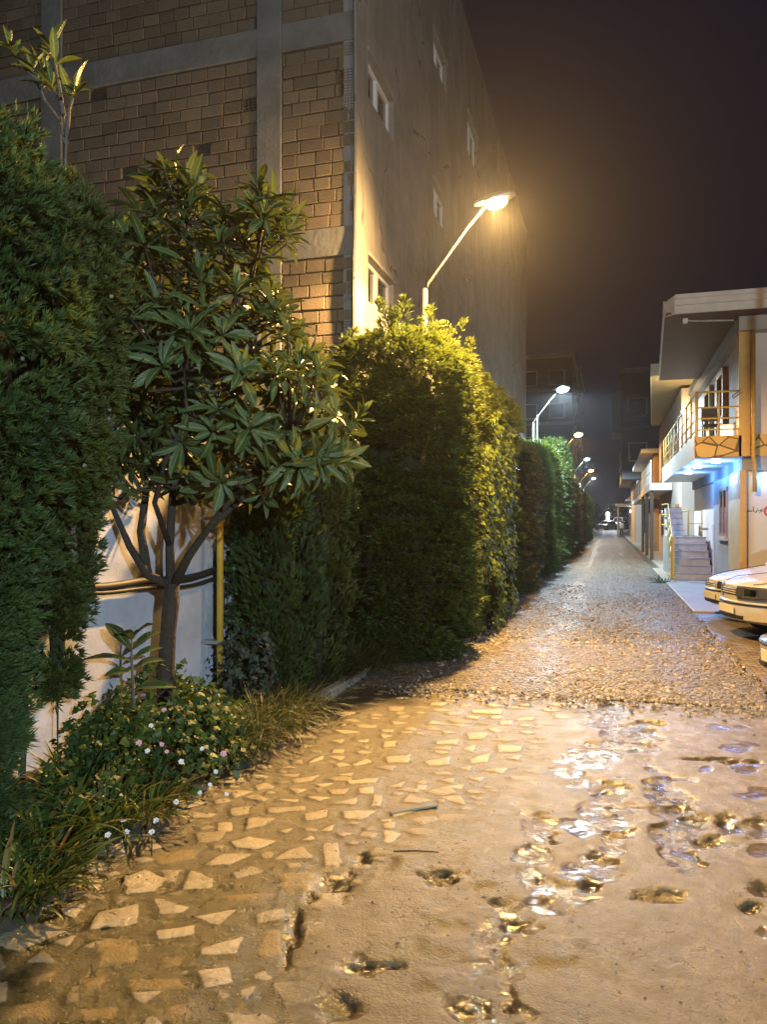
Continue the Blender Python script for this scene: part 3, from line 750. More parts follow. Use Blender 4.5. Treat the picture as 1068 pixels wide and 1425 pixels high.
# ------------------------------------------------------------------ street lamps
LAMP_Z = 6.33
WARM = (1.0, .575, .185); COOL = (.64, .86, 1.0)
M['bulb_warm'] = emit('sodium_lamp_glass', (1.0, .58, .14), 22); M['bulb_cool'] = emit('white_lamp_glass', (.40, .80, 1.0), 7)
M['pole_cream'] = mat('pole_paint', (.15, .135, .10), .5, .2, .2, 8, .05)
def make_lamp(label):
    t = thing('street_lamp', label, 'street lamp', (-2.62, 11.4, 0), 0, 'street lamps along the hedge')
    MB().tube([(0,0,0),(0,0,.9),(0,0,.92),(0,0,5.2)], [.07,.065,.042,.036], 12).build('pole', M['pole_cream'], t, smooth=True)
    MB().lathe((0,0,0), [(.0,.03),(.13,.03),(.13,.05),(.08,.06),(.075,.12)], 12).build('base_plate', M['galv'], t)
    MB().tube([(0,0,5.16),(.04,0,5.28),(.62,0,6.02),(.80,0,6.22),(.88,0,6.30)], [.028,.025,.022,.021,.021], 10).build('arm', M['pole_cream'], t, smooth=True)
    # cobra-head luminaire: shaped housing, tilted
    v = []; n = 14; st = [(-.12,.045,.045),(0,.07,.06),(.12,.11,.085),(.28,.125,.085),(.40,.10,.065),(.47,.04,.03)]
    for x, ry, rz in st:
        for k in range(n):
            a = 2 * PI * k / n; v.append((x, ry * math.cos(a), max(-.25 * rz, rz * math.sin(a))))
    f = [(i*n+k, i*n+(k+1)%n, (i+1)*n+(k+1)%n, (i+1)*n+k) for i in range(len(st)-1) for k in range(n)]
    f += [tuple(reversed(range(n))), tuple(range((len(st)-1)*n, len(st)*n))]
    hd = mesh_obj('lamp_head', v, f, M['galv'], t, smooth=True); hd.location = (.84, 0, 6.36); hd.rotation_euler = (0, math.radians(-8), 0)
    return t, hd
def bulb(hd, m, r=.085):
    b = MB().sphere((.20, 0, -.045), r, 14, 10, (1.35, 1, .75)).build('lamp_glass', m, hd, smooth=True); return b
def lamp_light(loc, col, spot_w, omni_w, aim=None, rad=.07, open_=False):
    if spot_w:
        l = bpy.data.lights.new('street_light', 'SPOT'); l.energy = spot_w; l.color = col; l.spot_size = math.radians(136); l.spot_blend = .55; l.shadow_soft_size = .07
        o = bpy.data.objects.new('street_light', l); link(o); o.location = loc
        o.rotation_euler = Vector(aim).to_track_quat('-Z', 'Y').to_euler()
    if omni_w:
        l = bpy.data.lights.new('street_glow', 'POINT' if open_ else 'SPOT'); l.energy = omni_w; l.color = col; l.shadow_soft_size = rad
        if not open_: l.spot_size = math.radians(172); l.spot_blend = .2
        o = bpy.data.objects.new('street_glow', l); link(o); o.location = loc
def wall_wash(loc, aim, wt):
    l = bpy.data.lights.new('street_light', 'SPOT'); l.energy = wt; l.color = WARM; l.spot_size = PI; l.spot_blend = .5; l.shadow_soft_size = .07
    o = bpy.data.objects.new('street_light', l); link(o); o.location = loc; o.rotation_euler = Vector(aim).to_track_quat('-Z', 'Y').to_euler()
wall_wash((-1.40, 9.8, 5.52), (-1.67, -1.03, -1.0), 2300)
LAMPS = [(9.8, 1, 'tall street lamp with bent arm and glowing orange head nearest on the lane', (.10,-.80,-.80), 2000, 3700),
         (28.1, 0, 'street lamp with white light, first one past the plastered building', None, 0, 6000),
         (42.9, 1, 'orange street lamp with visible slanting arm, between two white lamps', None, 0, 2000),
         (59.7, 0, 'small white street lamp just above the two farthest ones', None, 0, 2600),
         (73.0, 1, 'small orange street lamp far down the lane over the hedge end', None, 0, 2600),
         (86.0, 0, 'farthest white street lamp on a curved arm at hedge end', None, 0, 2200),
         (-5.2, 0, 'low white lamp post on the parking side behind the photographer', None, 0, 5200),
         (5.6, 1, 'orange street lamp on the parking side just outside the right picture edge', None, 0, 560)]
proto, hd0 = make_lamp(LAMPS[0][2])
bases = [proto] + [copy_tree(proto) for _ in LAMPS[1:]]
for b_, (yl, warm, lab, aim, sw, ow) in zip(bases, LAMPS):
    rs = yl in (-5.2, 5.6); sgn = -1 if rs else 1; xl = (3.9 if yl > 0 else 5.4) if rs else -2.62
    near_ = yl == 9.8; low_ = yl == -5.2; b_.scale = (.895,) * 3 if near_ else ((.55,) * 3 if low_ else (1, 1, 1)); xl = -2.31 if near_ else xl
    b_.location = (xl, yl, 0); b_['label'] = lab; b_.rotation_euler = (0, 0, PI if rs else 0)
    hd = [c for c in b_.children if c.name.startswith('lamp_head')][0]
    bulb(hd, M['bulb_warm'] if warm else M['bulb_cool'], .12 if yl < 20 else .17)  # glass oversized: the lamp's bloom is put into its shape
    lamp_light((xl + sgn * (.95 if near_ else (.57 if low_ else 1.04)), yl, 5.50 if near_ else (3.38 if low_ else 6.18)), WARM if warm else COOL, sw, ow, aim, open_=rs)
# plain thin mast by the second lamp
tag(MB().tube([at(748, 625, 27.5), at(748, 578, 27.5)], .03, 6).build('mast', M['galv']), 'bare thin metal mast rising out of the hedge below the first white lamp', 'mast')
# ------------------------------------------------------------------ vegetation
def unit(v): return v / (np.linalg.norm(v, axis=-1, keepdims=True) + 1e-9)
def kites(P, D, Nn, L, W, bend=.12, wide=.42):
    """N four-cornered blades: base P, direction D, face normal ~Nn"""
    D = unit(D); S = unit(np.cross(D, Nn)); Nn = np.cross(S, D); L = L[:, None]; W = W[:, None]
    m_ = P + D * L * wide
    v = np.stack([P, m_ + S * W * .5, P + D * L - Nn * L * bend, m_ - S * W * .5], 1)
    n = len(P); f = np.arange(4 * n).reshape(n, 4)
    return v.reshape(-1, 3), f
def tint_attr(t, n, k, across=None, along=None):
    t = np.repeat(t, k); a = np.full_like(t, .5) if across is None else np.tile(across, n); b = np.full_like(t, .5) if along is None else np.tile(along, n)
    return np.stack([t, a, b, np.ones_like(t)], -1)
def rand_dirs(n): return unit(RNG.normal(size=(n, 3)))
def tufts(Cn, O, k, L, W, spread=.7, up=.25, flat=0.0):
    """k blades per tuft centre around outward O"""
    n = len(Cn); P = np.repeat(Cn, k, 0); o = np.repeat(O, k, 0); r = rand_dirs(n * k)
    if flat: r[:, 2] *= (1 - flat)
    D = unit(o + spread * r + np.array([0, 0, up]))
    Lr = L * RNG.uniform(.6, 1.25, n * k); Wr = W * RNG.uniform(.7, 1.2, n * k)
    nn = unit(rand_dirs(n * k) + np.array([0, 0, 1.2 if flat else .3]))
    P = P + D * (Lr * RNG.uniform(0, .35, n * k))[:, None]
    return P, D, nn, Lr, Wr
SCALE_DK, SCALE_LT = (.016, .036, .016), (.060, .105, .030)
M['cypress_leaf'] = leaf_mat('cypress_scale_leaf', (.020, .036, .010), (.068, .108, .026), .55, .28)
M['cypress_olive'] = leaf_mat('olive_cypress_leaf', (.026, .034, .008), (.085, .105, .020), .55, .28)
M['thuja_leaf'] = leaf_mat('thuja_spray', (.024, .042, .008), (.082, .118, .020), .5, .32)
M['thuja_warm'] = leaf_mat('yellow_green_thuja_spray', (.032, .048, .008), (.12, .15, .024), .5, .35)
M['thuja_brown'] = leaf_mat('brownish_thuja_spray', (.034, .036, .014), (.088, .090, .036), .6, .25)
M['broad_leaf'] = leaf_mat('fresh_broad_leaf', (.08, .12, .015), (.17, .22, .035), .45, .4)
M['loquat_leaf'] = leaf_mat('loquat_leaf', (.034, .056, .016), (.108, .138, .038), .43, .22, veins=True, spec=.5)
M['loquat_young'] = leaf_mat('young_loquat_leaf', (.06, .09, .02), (.13, .17, .05), .42, .35, veins=True)
M['grass_leaf'] = leaf_mat('grass_blade', (.022, .038, .014), (.085, .110, .042), .5, .3, dry=(.20, .16, .08))
M['strap_leaf'] = leaf_mat('strap_leaf', (.025, .048, .010), (.080, .125, .028), .4, .3, dry=(.22, .15, .06))
M['herb_leaf'] = leaf_mat('herb_leaf', (.016, .040, .010), (.060, .110, .026), .5, .3)
M['grey_leaf'] = leaf_mat('grey_green_leaf', (.04, .055, .04), (.11, .13, .10), .6, .25)
M['core'] = mat('dark_crown_core', (.022, .028, .009), .95, 0, .5, 9, 1.0, 26)  # opaque dark filler: shade inside the crowns put into its colour

def revolve_core(prof, name, parent, k=.62, sq=None, n=18):
    """lumpy inner mass of twigs. prof(z01)->radius"""
    H_ = prof.h; v = []; m_ = 22
    for i in range(m_ + 1):
        z = i / m_
        for j in range(n):
            a = 2 * PI * j / n; x, y = prof(np.array([z]), np.array([a]))[0][0], prof(np.array([z]), np.array([a]))[1][0]
            q = k * (.85 + .3 * float(noise3(np.array([x * 5 + 9]), np.array([y * 5]), np.array([z * H_ * 4]))[0]))
            v.append((x * q, y * q, z * H_ * .94 + .06))
    f = [(i*n+j, i*n+(j+1)%n, (i+1)*n+(j+1)%n, (i+1)*n+j) for i in range(m_) for j in range(n)]
    f += [tuple(reversed(range(n))), tuple(range(m_*n, m_*n+n))]
    return mesh_obj(name, v, f, M['core'], parent, smooth=True)

class Column:
    def __init__(s, h, r, knots, lump=.22, freq=3.0, seed=0.0, fil=0.0):
        s.h, s.r, s.k, s.l, s.fq, s.sd = h, r, knots, lump, freq, seed
    def __call__(s, z, a):
        r = s.r * np.interp(z, [q[0] for q in s.k], [q[1] for q in s.k])
        q = 1 + s.l * 2 * (fbm(np.cos(a) * s.fq * .6 + s.sd, np.sin(a) * s.fq * .6 + s.sd, z * s.h * s.fq * .5, 3) - .5) * 1.6
        return r * q * np.cos(a), r * q * np.sin(a)
class Box:
    """clipped hedge plant: superellipse section"""
    def __init__(s, h, rx, ry, p=4.0, lump=.12, freq=3.0, seed=0.0, top=.12, layer=0.0, taper=.06):
        s.h, s.rx, s.ry, s.p, s.l, s.fq, s.sd, s.top, s.layer, s.taper = h, rx, ry, p, lump, freq, seed, top, layer, taper
    def __call__(s, z, a):
        c, d = np.abs(np.cos(a)), np.abs(np.sin(a))
        r = 1.0 / ((c / s.rx) ** s.p + (d / s.ry) ** s.p) ** (1 / s.p)
        r = r * (1 - s.taper * z) * np.interp(z, [0, .02, .07, 1 - s.top, 1 - s.top * .35, 1], [.45, .75, .97, 1, .86, .45])
        q = 1 + s.l * 2 * (fbm(np.cos(a) * s.fq * .6 + s.sd, np.sin(a) * s.fq * .6 + s.sd, z * s.h * s.fq * .5, 3) - .5) * 1.6
        if s.layer:
            ph = 9 * noise3(np.cos(a) * 1.5 + 3, np.sin(a) * 1.5 + 3, z * 2)
            q = q * (1 + s.layer * np.sin(z * s.h * 2 * PI / .21 + ph))
        return r * q * np.cos(a), r * q * np.sin(a)
def shell(prof, n, depth=.3, gap=.35, gfreq=3.5, zmin=0.0):
    """n points near the surface of a profile with patchy gaps; returns points, outward dirs, clump value"""
    z = RNG.uniform(zmin, 1, n); a = RNG.random(n) * 2 * PI
    d = 1 - depth * RNG.random(n) ** 2.0
    x, y = prof(z, a)
    cl = fbm(x * gfreq + 31, y * gfreq + 7, z * prof.h * gfreq, 3)
    keep = cl > gap * RNG.uniform(.9, 1.15, n)
    x, y, z, d, cl = x[keep], y[keep], z[keep], d[keep], cl[keep]
    e = 1e-2
    P = np.stack([x * d, y * d, z * prof.h], -1)
    O = unit(np.stack([x, y, np.where(z > .93, prof.r if hasattr(prof, 'r') else prof.rx, 0) * (z - .9) * 8], -1))
    return P, O, cl
def foliage(name, parts, m, parent):
    Vs, Fs, Ts = [], [], []; off = 0
    for (P, D, nn, Lr, Wr, t, bend) in parts:
        v, f = kites(P, D, nn, Lr, Wr, bend); Vs.append(v); Fs.append(f + off); off += len(v); Ts.append(tint_attr(t, len(P), 4))
    V_, F_, T_ = np.concatenate(Vs), np.concatenate(Fs), np.concatenate(Ts)
    return mesh_obj(name, V_, F_, m, parent, attrs={'tint': T_})
def blades_from(P, O, cl, k, L, W, spread, up, flat, bend, tscale=1.0):
    Pq, D, nn, Lr, Wr = tufts(P, O, k, L, W, spread, up, flat)
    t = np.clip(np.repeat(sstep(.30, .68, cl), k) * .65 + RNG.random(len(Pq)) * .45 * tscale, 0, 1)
    return (Pq, D, nn, Lr, Wr, t, bend)

def clump(P, O, cl, per, rad, flat):
    """break the shell into real clumps: per points scattered in a flattened dome round every centre"""
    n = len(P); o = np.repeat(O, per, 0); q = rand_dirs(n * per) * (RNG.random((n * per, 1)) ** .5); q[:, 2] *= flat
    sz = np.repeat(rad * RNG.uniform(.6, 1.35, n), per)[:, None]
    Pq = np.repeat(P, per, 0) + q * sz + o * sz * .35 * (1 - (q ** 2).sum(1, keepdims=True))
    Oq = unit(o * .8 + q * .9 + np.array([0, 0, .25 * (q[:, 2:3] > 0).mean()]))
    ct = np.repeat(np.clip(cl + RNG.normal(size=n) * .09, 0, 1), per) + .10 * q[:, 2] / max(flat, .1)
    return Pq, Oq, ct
def conifer(name, lab, cat, loc, prof, n, k, L, W, m, spread=.7, up=.4, flat=0.0, bend=.1, depth=.3, gap=.36, gfreq=3.5, group=None, core=.6, trunk_r=.06, sprigs=0, sprig_h=.5, rz=0.0, foot=(0, 0), zmin=0.0, cper=0, crad=.14, cflat=.45):
    t = thing(name, lab, cat, loc, rz, group)
    P, O, cl = shell(prof, n, depth, gap, gfreq, zmin)
    if cper: P, O, cl = clump(P, O, cl, cper, crad, cflat)
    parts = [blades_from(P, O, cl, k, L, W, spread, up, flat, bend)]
    if sprigs:                                       # loose leaders that stick out at the top
        for s_ in range(sprigs):
            a = RNG.random() * 6.28; x, y = prof(np.array([.93]), np.array([a])); q = RNG.uniform(.1, .9)
            b0 = np.array([x[0] * q, y[0] * q, prof.h * .93]); hh = sprig_h * RNG.uniform(.4, 1.0); ln = RNG.normal(size=2) * .28
            nn_ = 44; tt = RNG.random(nn_) ** .8
            ctr = b0 + np.stack([tt * hh * ln[0], tt * hh * ln[1], tt * hh], -1)
            aa = RNG.random(nn_) * 6.28; rad = (1 - tt) * .16 * hh / .5 + .02
            oo = np.stack([np.cos(aa), np.sin(aa), 0 * aa + .5], -1)
            parts.append(blades_from(ctr + oo * (rad * .5)[:, None], unit(oo), np.full(nn_, .55) + .1 * RNG.random(nn_), max(6, k // 2), L, W, .6, .5, flat * .5, bend))
    foliage('crown', parts, m, t)
    if core: revolve_core(prof, 'crown_core', t, core)
    tr = MB()
    for q in range(3):
        a = q * 2.1 + RNG.random(); tr.tube([(.05*math.cos(a) + foot[0], .05*math.sin(a) + foot[1], -.1), (.09*math.cos(a) + foot[0] * .5, .09*math.sin(a) + foot[1] * .5, prof.h * .2), (.09*math.cos(a), .09*math.sin(a), prof.h * .35), (.06*math.cos(a), .05*math.sin(a), prof.h * .85)], [trunk_r, trunk_r * .9, trunk_r * .8, trunk_r * .25], 7)
    tr.build('trunk', M['bark_grey'], t, smooth=True)
    return t

# nearest conifer at the left edge of the picture
p0 = at(-98, 1200, 3.45)
cp = Column(3.50, .60, [(0, .46), (.1, .50), (.25, .60), (.42, .74), (.6, .92), (.75, 1.04), (.88, .95), (.96, .66), (1, .15)], .13, 3.2, 2.0)
near = conifer('cypress_tree', 'big dense dark green cypress at the left edge beside the strap leaves', 'tree', (p0.x, p0.y, -.02), cp, 1900, 20, .048, .0075, M['cypress_leaf'], .62, .45, 0, .05, .25, .33, 4.0, core=.55, trunk_r=.06, cper=7, crad=.085, cflat=1.0)
# its browner neighbour with small round cones
p1 = at(80, 1000, 4.15)
cq = Column(3.42, .31, [(0, .02), (.19, .03), (.25, .22), (.45, .42), (.66, .8), (.85, 1.0), (.94, .72), (1, .2)], .26, 3.4, 9.0)
nb = conifer('cypress_tree', 'browner cypress with small grey cones, between the biggest cypress and the loquat', 'tree', (p1.x, p1.y, -.02), cq, 950, 20, .048, .008, M['cypress_olive'], .7, .4, 0, .05, .32, .36, 4.0, core=.5, trunk_r=.03, foot=(-.95, -.5), zmin=.2, cper=7, crad=.085, cflat=1.0)
cones = MB()
P, O, cl = shell(cq, 900, .05, .45, 4.0, .55)
for i in range(min(70, len(P))): cones.sphere(P[i] + O[i] * .03, .013, 8, 5)
cones.build('cones', mat('grey_cone', (.20, .20, .15), .7), nb, smooth=True)['kind'] = 'stuff'

# narrow cypresses between the loquat and the hedge
for (px, d, top, rad, lab, nn_) in ((384, 7.0, 640, .37, 'narrow dark cypress with open base, right of the yellow gas pipe', 2600), (440, 7.5, 505, .30, 'slim taller cypress with yellow-green edge, against the clipped hedge', 2600)):
    q = at(px, 727, d); h_ = 1.6 + (727 - top) * d / F_PX
    pf = Column(h_, rad, [(0, .35), (.12, .7), (.3, 1.0), (.55, 1.0), (.75, .75), (.9, .42), (1, .06)], .20, 3.6, px * .1)
    conifer('cypress_tree', lab, 'tree', (q.x, q.y, 0), pf, nn_ // 4, 16, .07, .011, M['cypress_olive'] if px > 400 else M['cypress_leaf'], .42, 1.0, 0, .04, .32, .38, 4.0, core=.42, trunk_r=.035, cper=6, crad=.09, cflat=1.8)

# clipped hedge along the lane: every plant a thing of its own
HG = 'conifers of the hedge along the lane'
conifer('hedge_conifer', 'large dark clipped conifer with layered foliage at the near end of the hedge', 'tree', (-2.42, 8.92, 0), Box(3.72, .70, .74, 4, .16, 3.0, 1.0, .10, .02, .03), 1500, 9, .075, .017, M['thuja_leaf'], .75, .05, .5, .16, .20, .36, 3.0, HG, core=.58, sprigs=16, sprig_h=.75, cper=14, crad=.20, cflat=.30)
conifer('hedge_conifer', 'yellow-green conifer with ragged upright top, second of the hedge under the orange lamp', 'tree', (-2.42, 10.7, 0), Box(4.05, .62, .95, 4, .18, 3.0, 4.0, .12, .03), 1100, 9, .075, .017, M['thuja_warm'], .7, .12, .45, .14, .25, .36, 3.0, HG, core=.58, sprigs=14, sprig_h=.7, cper=9, crad=.15, cflat=.5)
conifer('hedge_conifer', 'olive conifer behind bright broad leaves, third of the hedge', 'tree', (-2.50, 12.9, 0), Box(4.00, .66, 1.1, 4, .20, 3.0, 7.0, .14, .03), 1000, 9, .08, .018, M['thuja_warm'], .7, .12, .45, .14, .25, .36, 3.0, HG, core=.58, sprigs=10, sprig_h=.6, cper=9, crad=.16, cflat=.5)
HED = [(15.2, 1.15, 3.85, 'thuja_warm', 'rounded olive-brown conifer, fourth of the hedge past the bright leaves'),
       (17.6, 1.15, 3.55, 'thuja_brown', 'brownish conifer with dry patches, fifth of the hedge'),
       (20.2, 1.35, 3.35, 'thuja_brown', 'grey-brown conifer, sixth of the hedge and lower than its neighbours'),
       (23.3, 1.6, 3.6, 'thuja_leaf', 'dull green conifer just before the tall bright green ones'),
       (26.9, 1.7, 4.3, 'thuja_leaf', 'green conifer lit from above by the first white lamp'),
       (30.8, 2.0, 4.9, 'thuja_leaf', 'tall vivid green flat-topped conifer by the first white lamp'),
       (35.2, 2.1, 4.7, 'thuja_leaf', 'tall green conifer standing just past the first white lamp'),
       (39.8, 2.2, 3.9, 'thuja_brown', 'dark brown-green conifer before the second orange lamp'),
       (44.8, 2.6, 3.8, 'thuja_warm', 'conifer lit orange under the second orange lamp'),
       (51.0, 3.0, 3.4, 'thuja_brown', 'dark conifer between the far orange and far white lamps'),
       (58.0, 3.5, 3.9, 'thuja_leaf', 'green conifer beneath the far small white lamp'),
       (66.0, 4.0, 4.0, 'thuja_leaf', 'dark green conifer second from the far end of the hedge'),
       (76.0, 5.0, 3.8, 'thuja_leaf', 'last green conifer at the far end of the hedge')]
for i, (y, ry, h_, mk, lab) in enumerate(HED):
    big = y < 24
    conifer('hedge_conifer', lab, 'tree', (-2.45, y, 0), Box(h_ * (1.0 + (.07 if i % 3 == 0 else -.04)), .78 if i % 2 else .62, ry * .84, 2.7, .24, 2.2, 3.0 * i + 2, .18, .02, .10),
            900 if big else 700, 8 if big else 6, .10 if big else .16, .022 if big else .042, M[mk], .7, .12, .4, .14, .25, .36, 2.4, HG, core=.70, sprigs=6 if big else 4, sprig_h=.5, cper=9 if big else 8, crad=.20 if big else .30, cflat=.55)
# broad-leaved climber on the lit face of the hedge
def lobed(P, D, nn, S_):
    """lobed leaves as 7-point fans"""
    D = unit(D); S = unit(np.cross(D, nn)); Nn = np.cross(S, D); n = len(P)
    shp = np.array([(0,0),(.32,.12),(.62,.02),(.50,.48),(.30,.55),(0,1.0),(-.30,.55),(-.50,.48),(-.62,.02),(-.32,.12)])
    zz = -.35 * (shp[:, 0] ** 2) - .15 * shp[:, 1] ** 2
    v = P[:, None] + S_[:, None, None] * (S[:, None] * shp[None, :, :1] + D[:, None] * shp[None, :, 1:] + Nn[:, None] * zz[None, :, None])
    f = np.arange(n * 10).reshape(n, 10)
    return v.reshape(-1, 3), f
cl_ = thing('climbing_vine', 'bright yellow-green broad-leaved climber covering the hedge under the orange lamp', 'vine', (-1.68, 11.9, 0))
n = 2600; yv = RNG.uniform(-1.9, 1.55, n); zv = RNG.uniform(.05, 3.3, n)
kp = (fbm(yv * 1.4, zv * 1.2, 12.0, 3) > .42) & (zv < 2.9 + .6 * fbm(yv * 2, yv * 0, 3.0)); yv, zv = yv[kp], zv[kp]; n = len(yv)
xv = .02 + .16 * fbm(yv * 2.2, zv * 2.2, 5.0, 3) + RNG.normal(size=n) * .03
D = unit(np.stack([RNG.normal(size=n) * .3 + .35, RNG.normal(size=n) * .6, -np.abs(RNG.normal(size=n)) * .6 - .4], -1))
v, f = lobed(np.stack([xv, yv, zv], -1), D, unit(np.array([1.0, -.35, .6]) + .55 * rand_dirs(n)), RNG.uniform(.045, .095, n))
mesh_obj('leaves', v, f, M['broad_leaf'], cl_, attrs={'tint': tint_attr(RNG.random(n), n, 10)})
mb = MB()
for k in range(5):
    y0 = -1.6 + .75 * k; mb.tube([(-.05, y0, -.05), (.0, y0 + .1, .8), (.03, y0 - .08, 1.7), (.02, y0 + .15, 2.7)], [.014, .011, .008, .004], 6)
mb.build('stem', M['bark'], cl_, smooth=True)

# ---- loquat leaves
def big_leaves(P, D, nn, L, W, curl, rows=6):
    """N long leaves with folded midrib and drooping tip; 3 columns x rows"""
    n = len(P); D = unit(D); S = unit(np.cross(D, nn)); Nn = np.cross(S, D)
    s = np.linspace(0, 1, rows + 1); wd = np.interp(s, [0, .06, .3, .6, .85, 1], [.10, .22, .78, 1.0, .55, .02])
    ang = curl[:, None] * s[None]                         # bending along the leaf
    ds = 1.0 / rows
    cx = np.cumsum(np.cos(ang) * ds, 1) - np.cos(ang) * ds; cz = -(np.cumsum(np.sin(ang) * ds, 1) - np.sin(ang) * ds)
    mid = P[:, None] + L[:, None, None] * (D[:, None] * cx[..., None] + Nn[:, None] * cz[..., None])
    hw = (W[:, None] * wd[None] * .5)[..., None]
    und = .05 * L[:, None, None] * np.sin(s * 15)[None, :, None] * np.array(.35)
    a = mid + S[:, None] * hw + Nn[:, None] * (hw * .45 + und * .4); b = mid - S[:, None] * hw + Nn[:, None] * (hw * .45 - und * .4)
    v = np.stack([a, mid, b], 2).reshape(n, -1, 3); m_ = (rows + 1) * 3
    f0 = []
    for i in range(rows):
        for j in range(2): f0.append((i*3+j, (i+1)*3+j, (i+1)*3+j+1, i*3+j+1))
    f = (np.array(f0)[None] + m_ * np.arange(n)[:, None, None]).reshape(-1, 4)
    return v.reshape(-1, 3), f, np.tile([0, .5, 1], rows + 1), np.repeat(s, 3)
def rosettes(Cs, Ax, k, L, W, spread=(40, 85), curl=(.2, 1.0)):
    n = len(Cs); P = np.repeat(Cs, k, 0); A = np.repeat(Ax, k, 0); N_ = n * k
    ref = unit(np.cross(A, rand_dirs(1)[0])); bi = np.cross(A, ref)
    ph = np.tile(np.arange(k) * 2.4, n) + np.repeat(RNG.random(n) * 6.28, k) + RNG.normal(size=N_) * .25
    th = np.radians(np.tile(np.linspace(spread[0], spread[1], k), n) + RNG.normal(size=N_) * 19)
    rad = ref * np.cos(ph)[:, None] + bi * np.sin(ph)[:, None]
    D = A * np.cos(th)[:, None] + rad * np.sin(th)[:, None]
    nn = A * np.sin(th)[:, None] - rad * np.cos(th)[:, None] + .15 * rand_dirs(N_)
    Lr = L * RNG.uniform(.42, 1.25, N_); Wr = W * RNG.uniform(.7, 1.2, N_) * (Lr / L) ** .7; nn = unit(nn + .35 * rand_dirs(N_))
    return P + D * .012, D, nn, Lr, Wr, RNG.uniform(*curl, N_)
def leaf_mesh(name, sets, m, parent, rows=6):
    Vs, Fs, Ts = [], [], []; off = 0
    for (P, D, nn, L, W, cu), t in sets:
        v, f, ac, al = big_leaves(P, D, nn, L, W, cu, rows); Vs.append(v); Fs.append(f + off); off += len(v); Ts.append(tint_attr(t, len(P), len(ac), ac, al))
    return mesh_obj(name, np.concatenate(Vs), np.concatenate(Fs), m, parent, smooth=True, attrs={'tint': np.concatenate(Ts)})
def in_poly(px, py, poly):
    c = False; j = len(poly) - 1
    for i in range(len(poly)):
        (xi, yi), (xj, yj) = poly[i], poly[j]
        if (yi > py) != (yj > py) and px < (xj - xi) * (py - yi) / (yj - yi) + xi: c = not c
        j = i
    return c
LD = 5.35
lb = at(231, 727, LD); lb.z = 0
lq = thing('loquat_tree', 'loquat tree with big glossy leaves and small yellow fruit on a dark forked trunk', 'tree', lb)
def lp(px, py, dd=0): return at(px, py, LD + dd) - lb
limbs = [[lp(240,815), lp(205,800,-.05), lp(180,760,-.1), lp(160,715,-.15), lp(140,660,-.2), lp(150,590,-.2)],
         [lp(238,822), lp(236,760), lp(240,690,.05), lp(248,620,.1), lp(255,520,.1), lp(262,400,.15), lp(260,290,.2)],
         [lp(243,812), lp(262,775,-.1), lp(290,735,-.2), lp(325,690,-.3), lp(365,640,-.35), lp(410,590,-.35)],
         [lp(205,800,-.05), lp(196,740,.1), lp(205,670,.2), lp(200,590,.3), lp(205,480,.35), lp(215,350,.3)],
         [lp(248,620,.1), lp(290,560,-.05), lp(320,480,-.1), lp(345,400,-.1), lp(368,300,-.1)],
         [lp(290,735,-.2), lp(330,700,0), lp(380,650,.1), lp(430,610,.15), lp(470,590,.2)],
         [lp(236,760), lp(215,700,-.3), lp(230,640,-.55), lp(260,580,-.65), lp(255,500,-.6)],
         [lp(245,700,.05), lp(285,690,-.1), lp(300,688,-.2), lp(322,682,-.25)]]
tr = MB()
tr.tube([(0.02,0,-.1), (0,0,.0), lp(231,930), lp(234,880), lp(238,840), lp(240,812)], [.085,.072,.06,.055,.058,.05], 12)
for i, l in enumerate(limbs):
    r0 = .036 if i < 4 else .022; tr.tube(l, [r0 * (1 - .82 * k / (len(l) - 1)) for k in range(len(l))], 8)
SIL = [(150,330),(190,310),(228,236),(275,246),(290,300),(330,290),(365,256),(412,285),(400,350),(370,380),(400,430),(430,470),(455,540),(498,590),(480,640),(420,660),(395,700),(330,680),(250,690),(200,655),(135,690),(112,640),(150,560),(135,430)]
Cs, Ax = [], []
ctr = lp(285, 500)
allp = [a.lerp(b, k / 6) for l in limbs for a, b in zip(l[:-1], l[1:]) for k in range(6)]
tries = 0
while len(Cs) < 440 and tries < 20000:
    tries += 1
    px, py = rr.uniform(105, 505), rr.uniform(232, 700)
    if not in_poly(px, py, SIL): continue
    lean_d = max(-.75, min(.75, rr.gauss(0, .40)))
    p = lp(px, py, lean_d)
    if p.x + lb.x < WX + .12 and p.z < 2.6: p.x = WX + .14 - lb.x + rr.random() * .2
    Cs.append(p); a = (p - ctr).normalized() * .75 + Vector((rr.uniform(-.3,.3), rr.uniform(-.4,.2), .75 + rr.uniform(-.3,.3)))
    if py > 600: a.z -= .45
    Ax.append(a.normalized())
    q = min(allp, key=lambda w_: (w_ - p).length + (0 if w_.z < p.z else .3)); mid = (p + q) / 2 - Vector((0, 0, .06))
    tr.tube([q, mid, p], [.011, .008, .0055], 5)
tr.build('trunk', M['bark'], lq, smooth=True)
Cs_, Ax_ = np.array([tuple(p) for p in Cs]), np.array([tuple(p) for p in Ax])
R_ = rosettes(Cs_, Ax_, 9, .20, .060)
tn = np.clip(np.repeat(fbm(Cs_[:, 0] * 2, Cs_[:, 1] * 2, Cs_[:, 2] * 2, 3), 9) * .9 - .1 + RNG.random(len(R_[0])) * .35, 0, 1)
leaf_mesh('crown', [(R_, tn)], M['loquat_leaf'], lq)
sel = RNG.permutation(len(Cs_))[:80]; up_ = unit(Ax_[sel] + np.array([0, 0, .8]))
R2 = rosettes(Cs_[sel] + up_ * .03, up_, 4, .13, .034, (8, 32), (.0, .4))
leaf_mesh('young_leaves', [(R2, RNG.random(len(R2[0])))], M['loquat_young'], lq)
fm = mat('loquat_fruit', (.62, .36, .05), .5, 0, .3, 8)
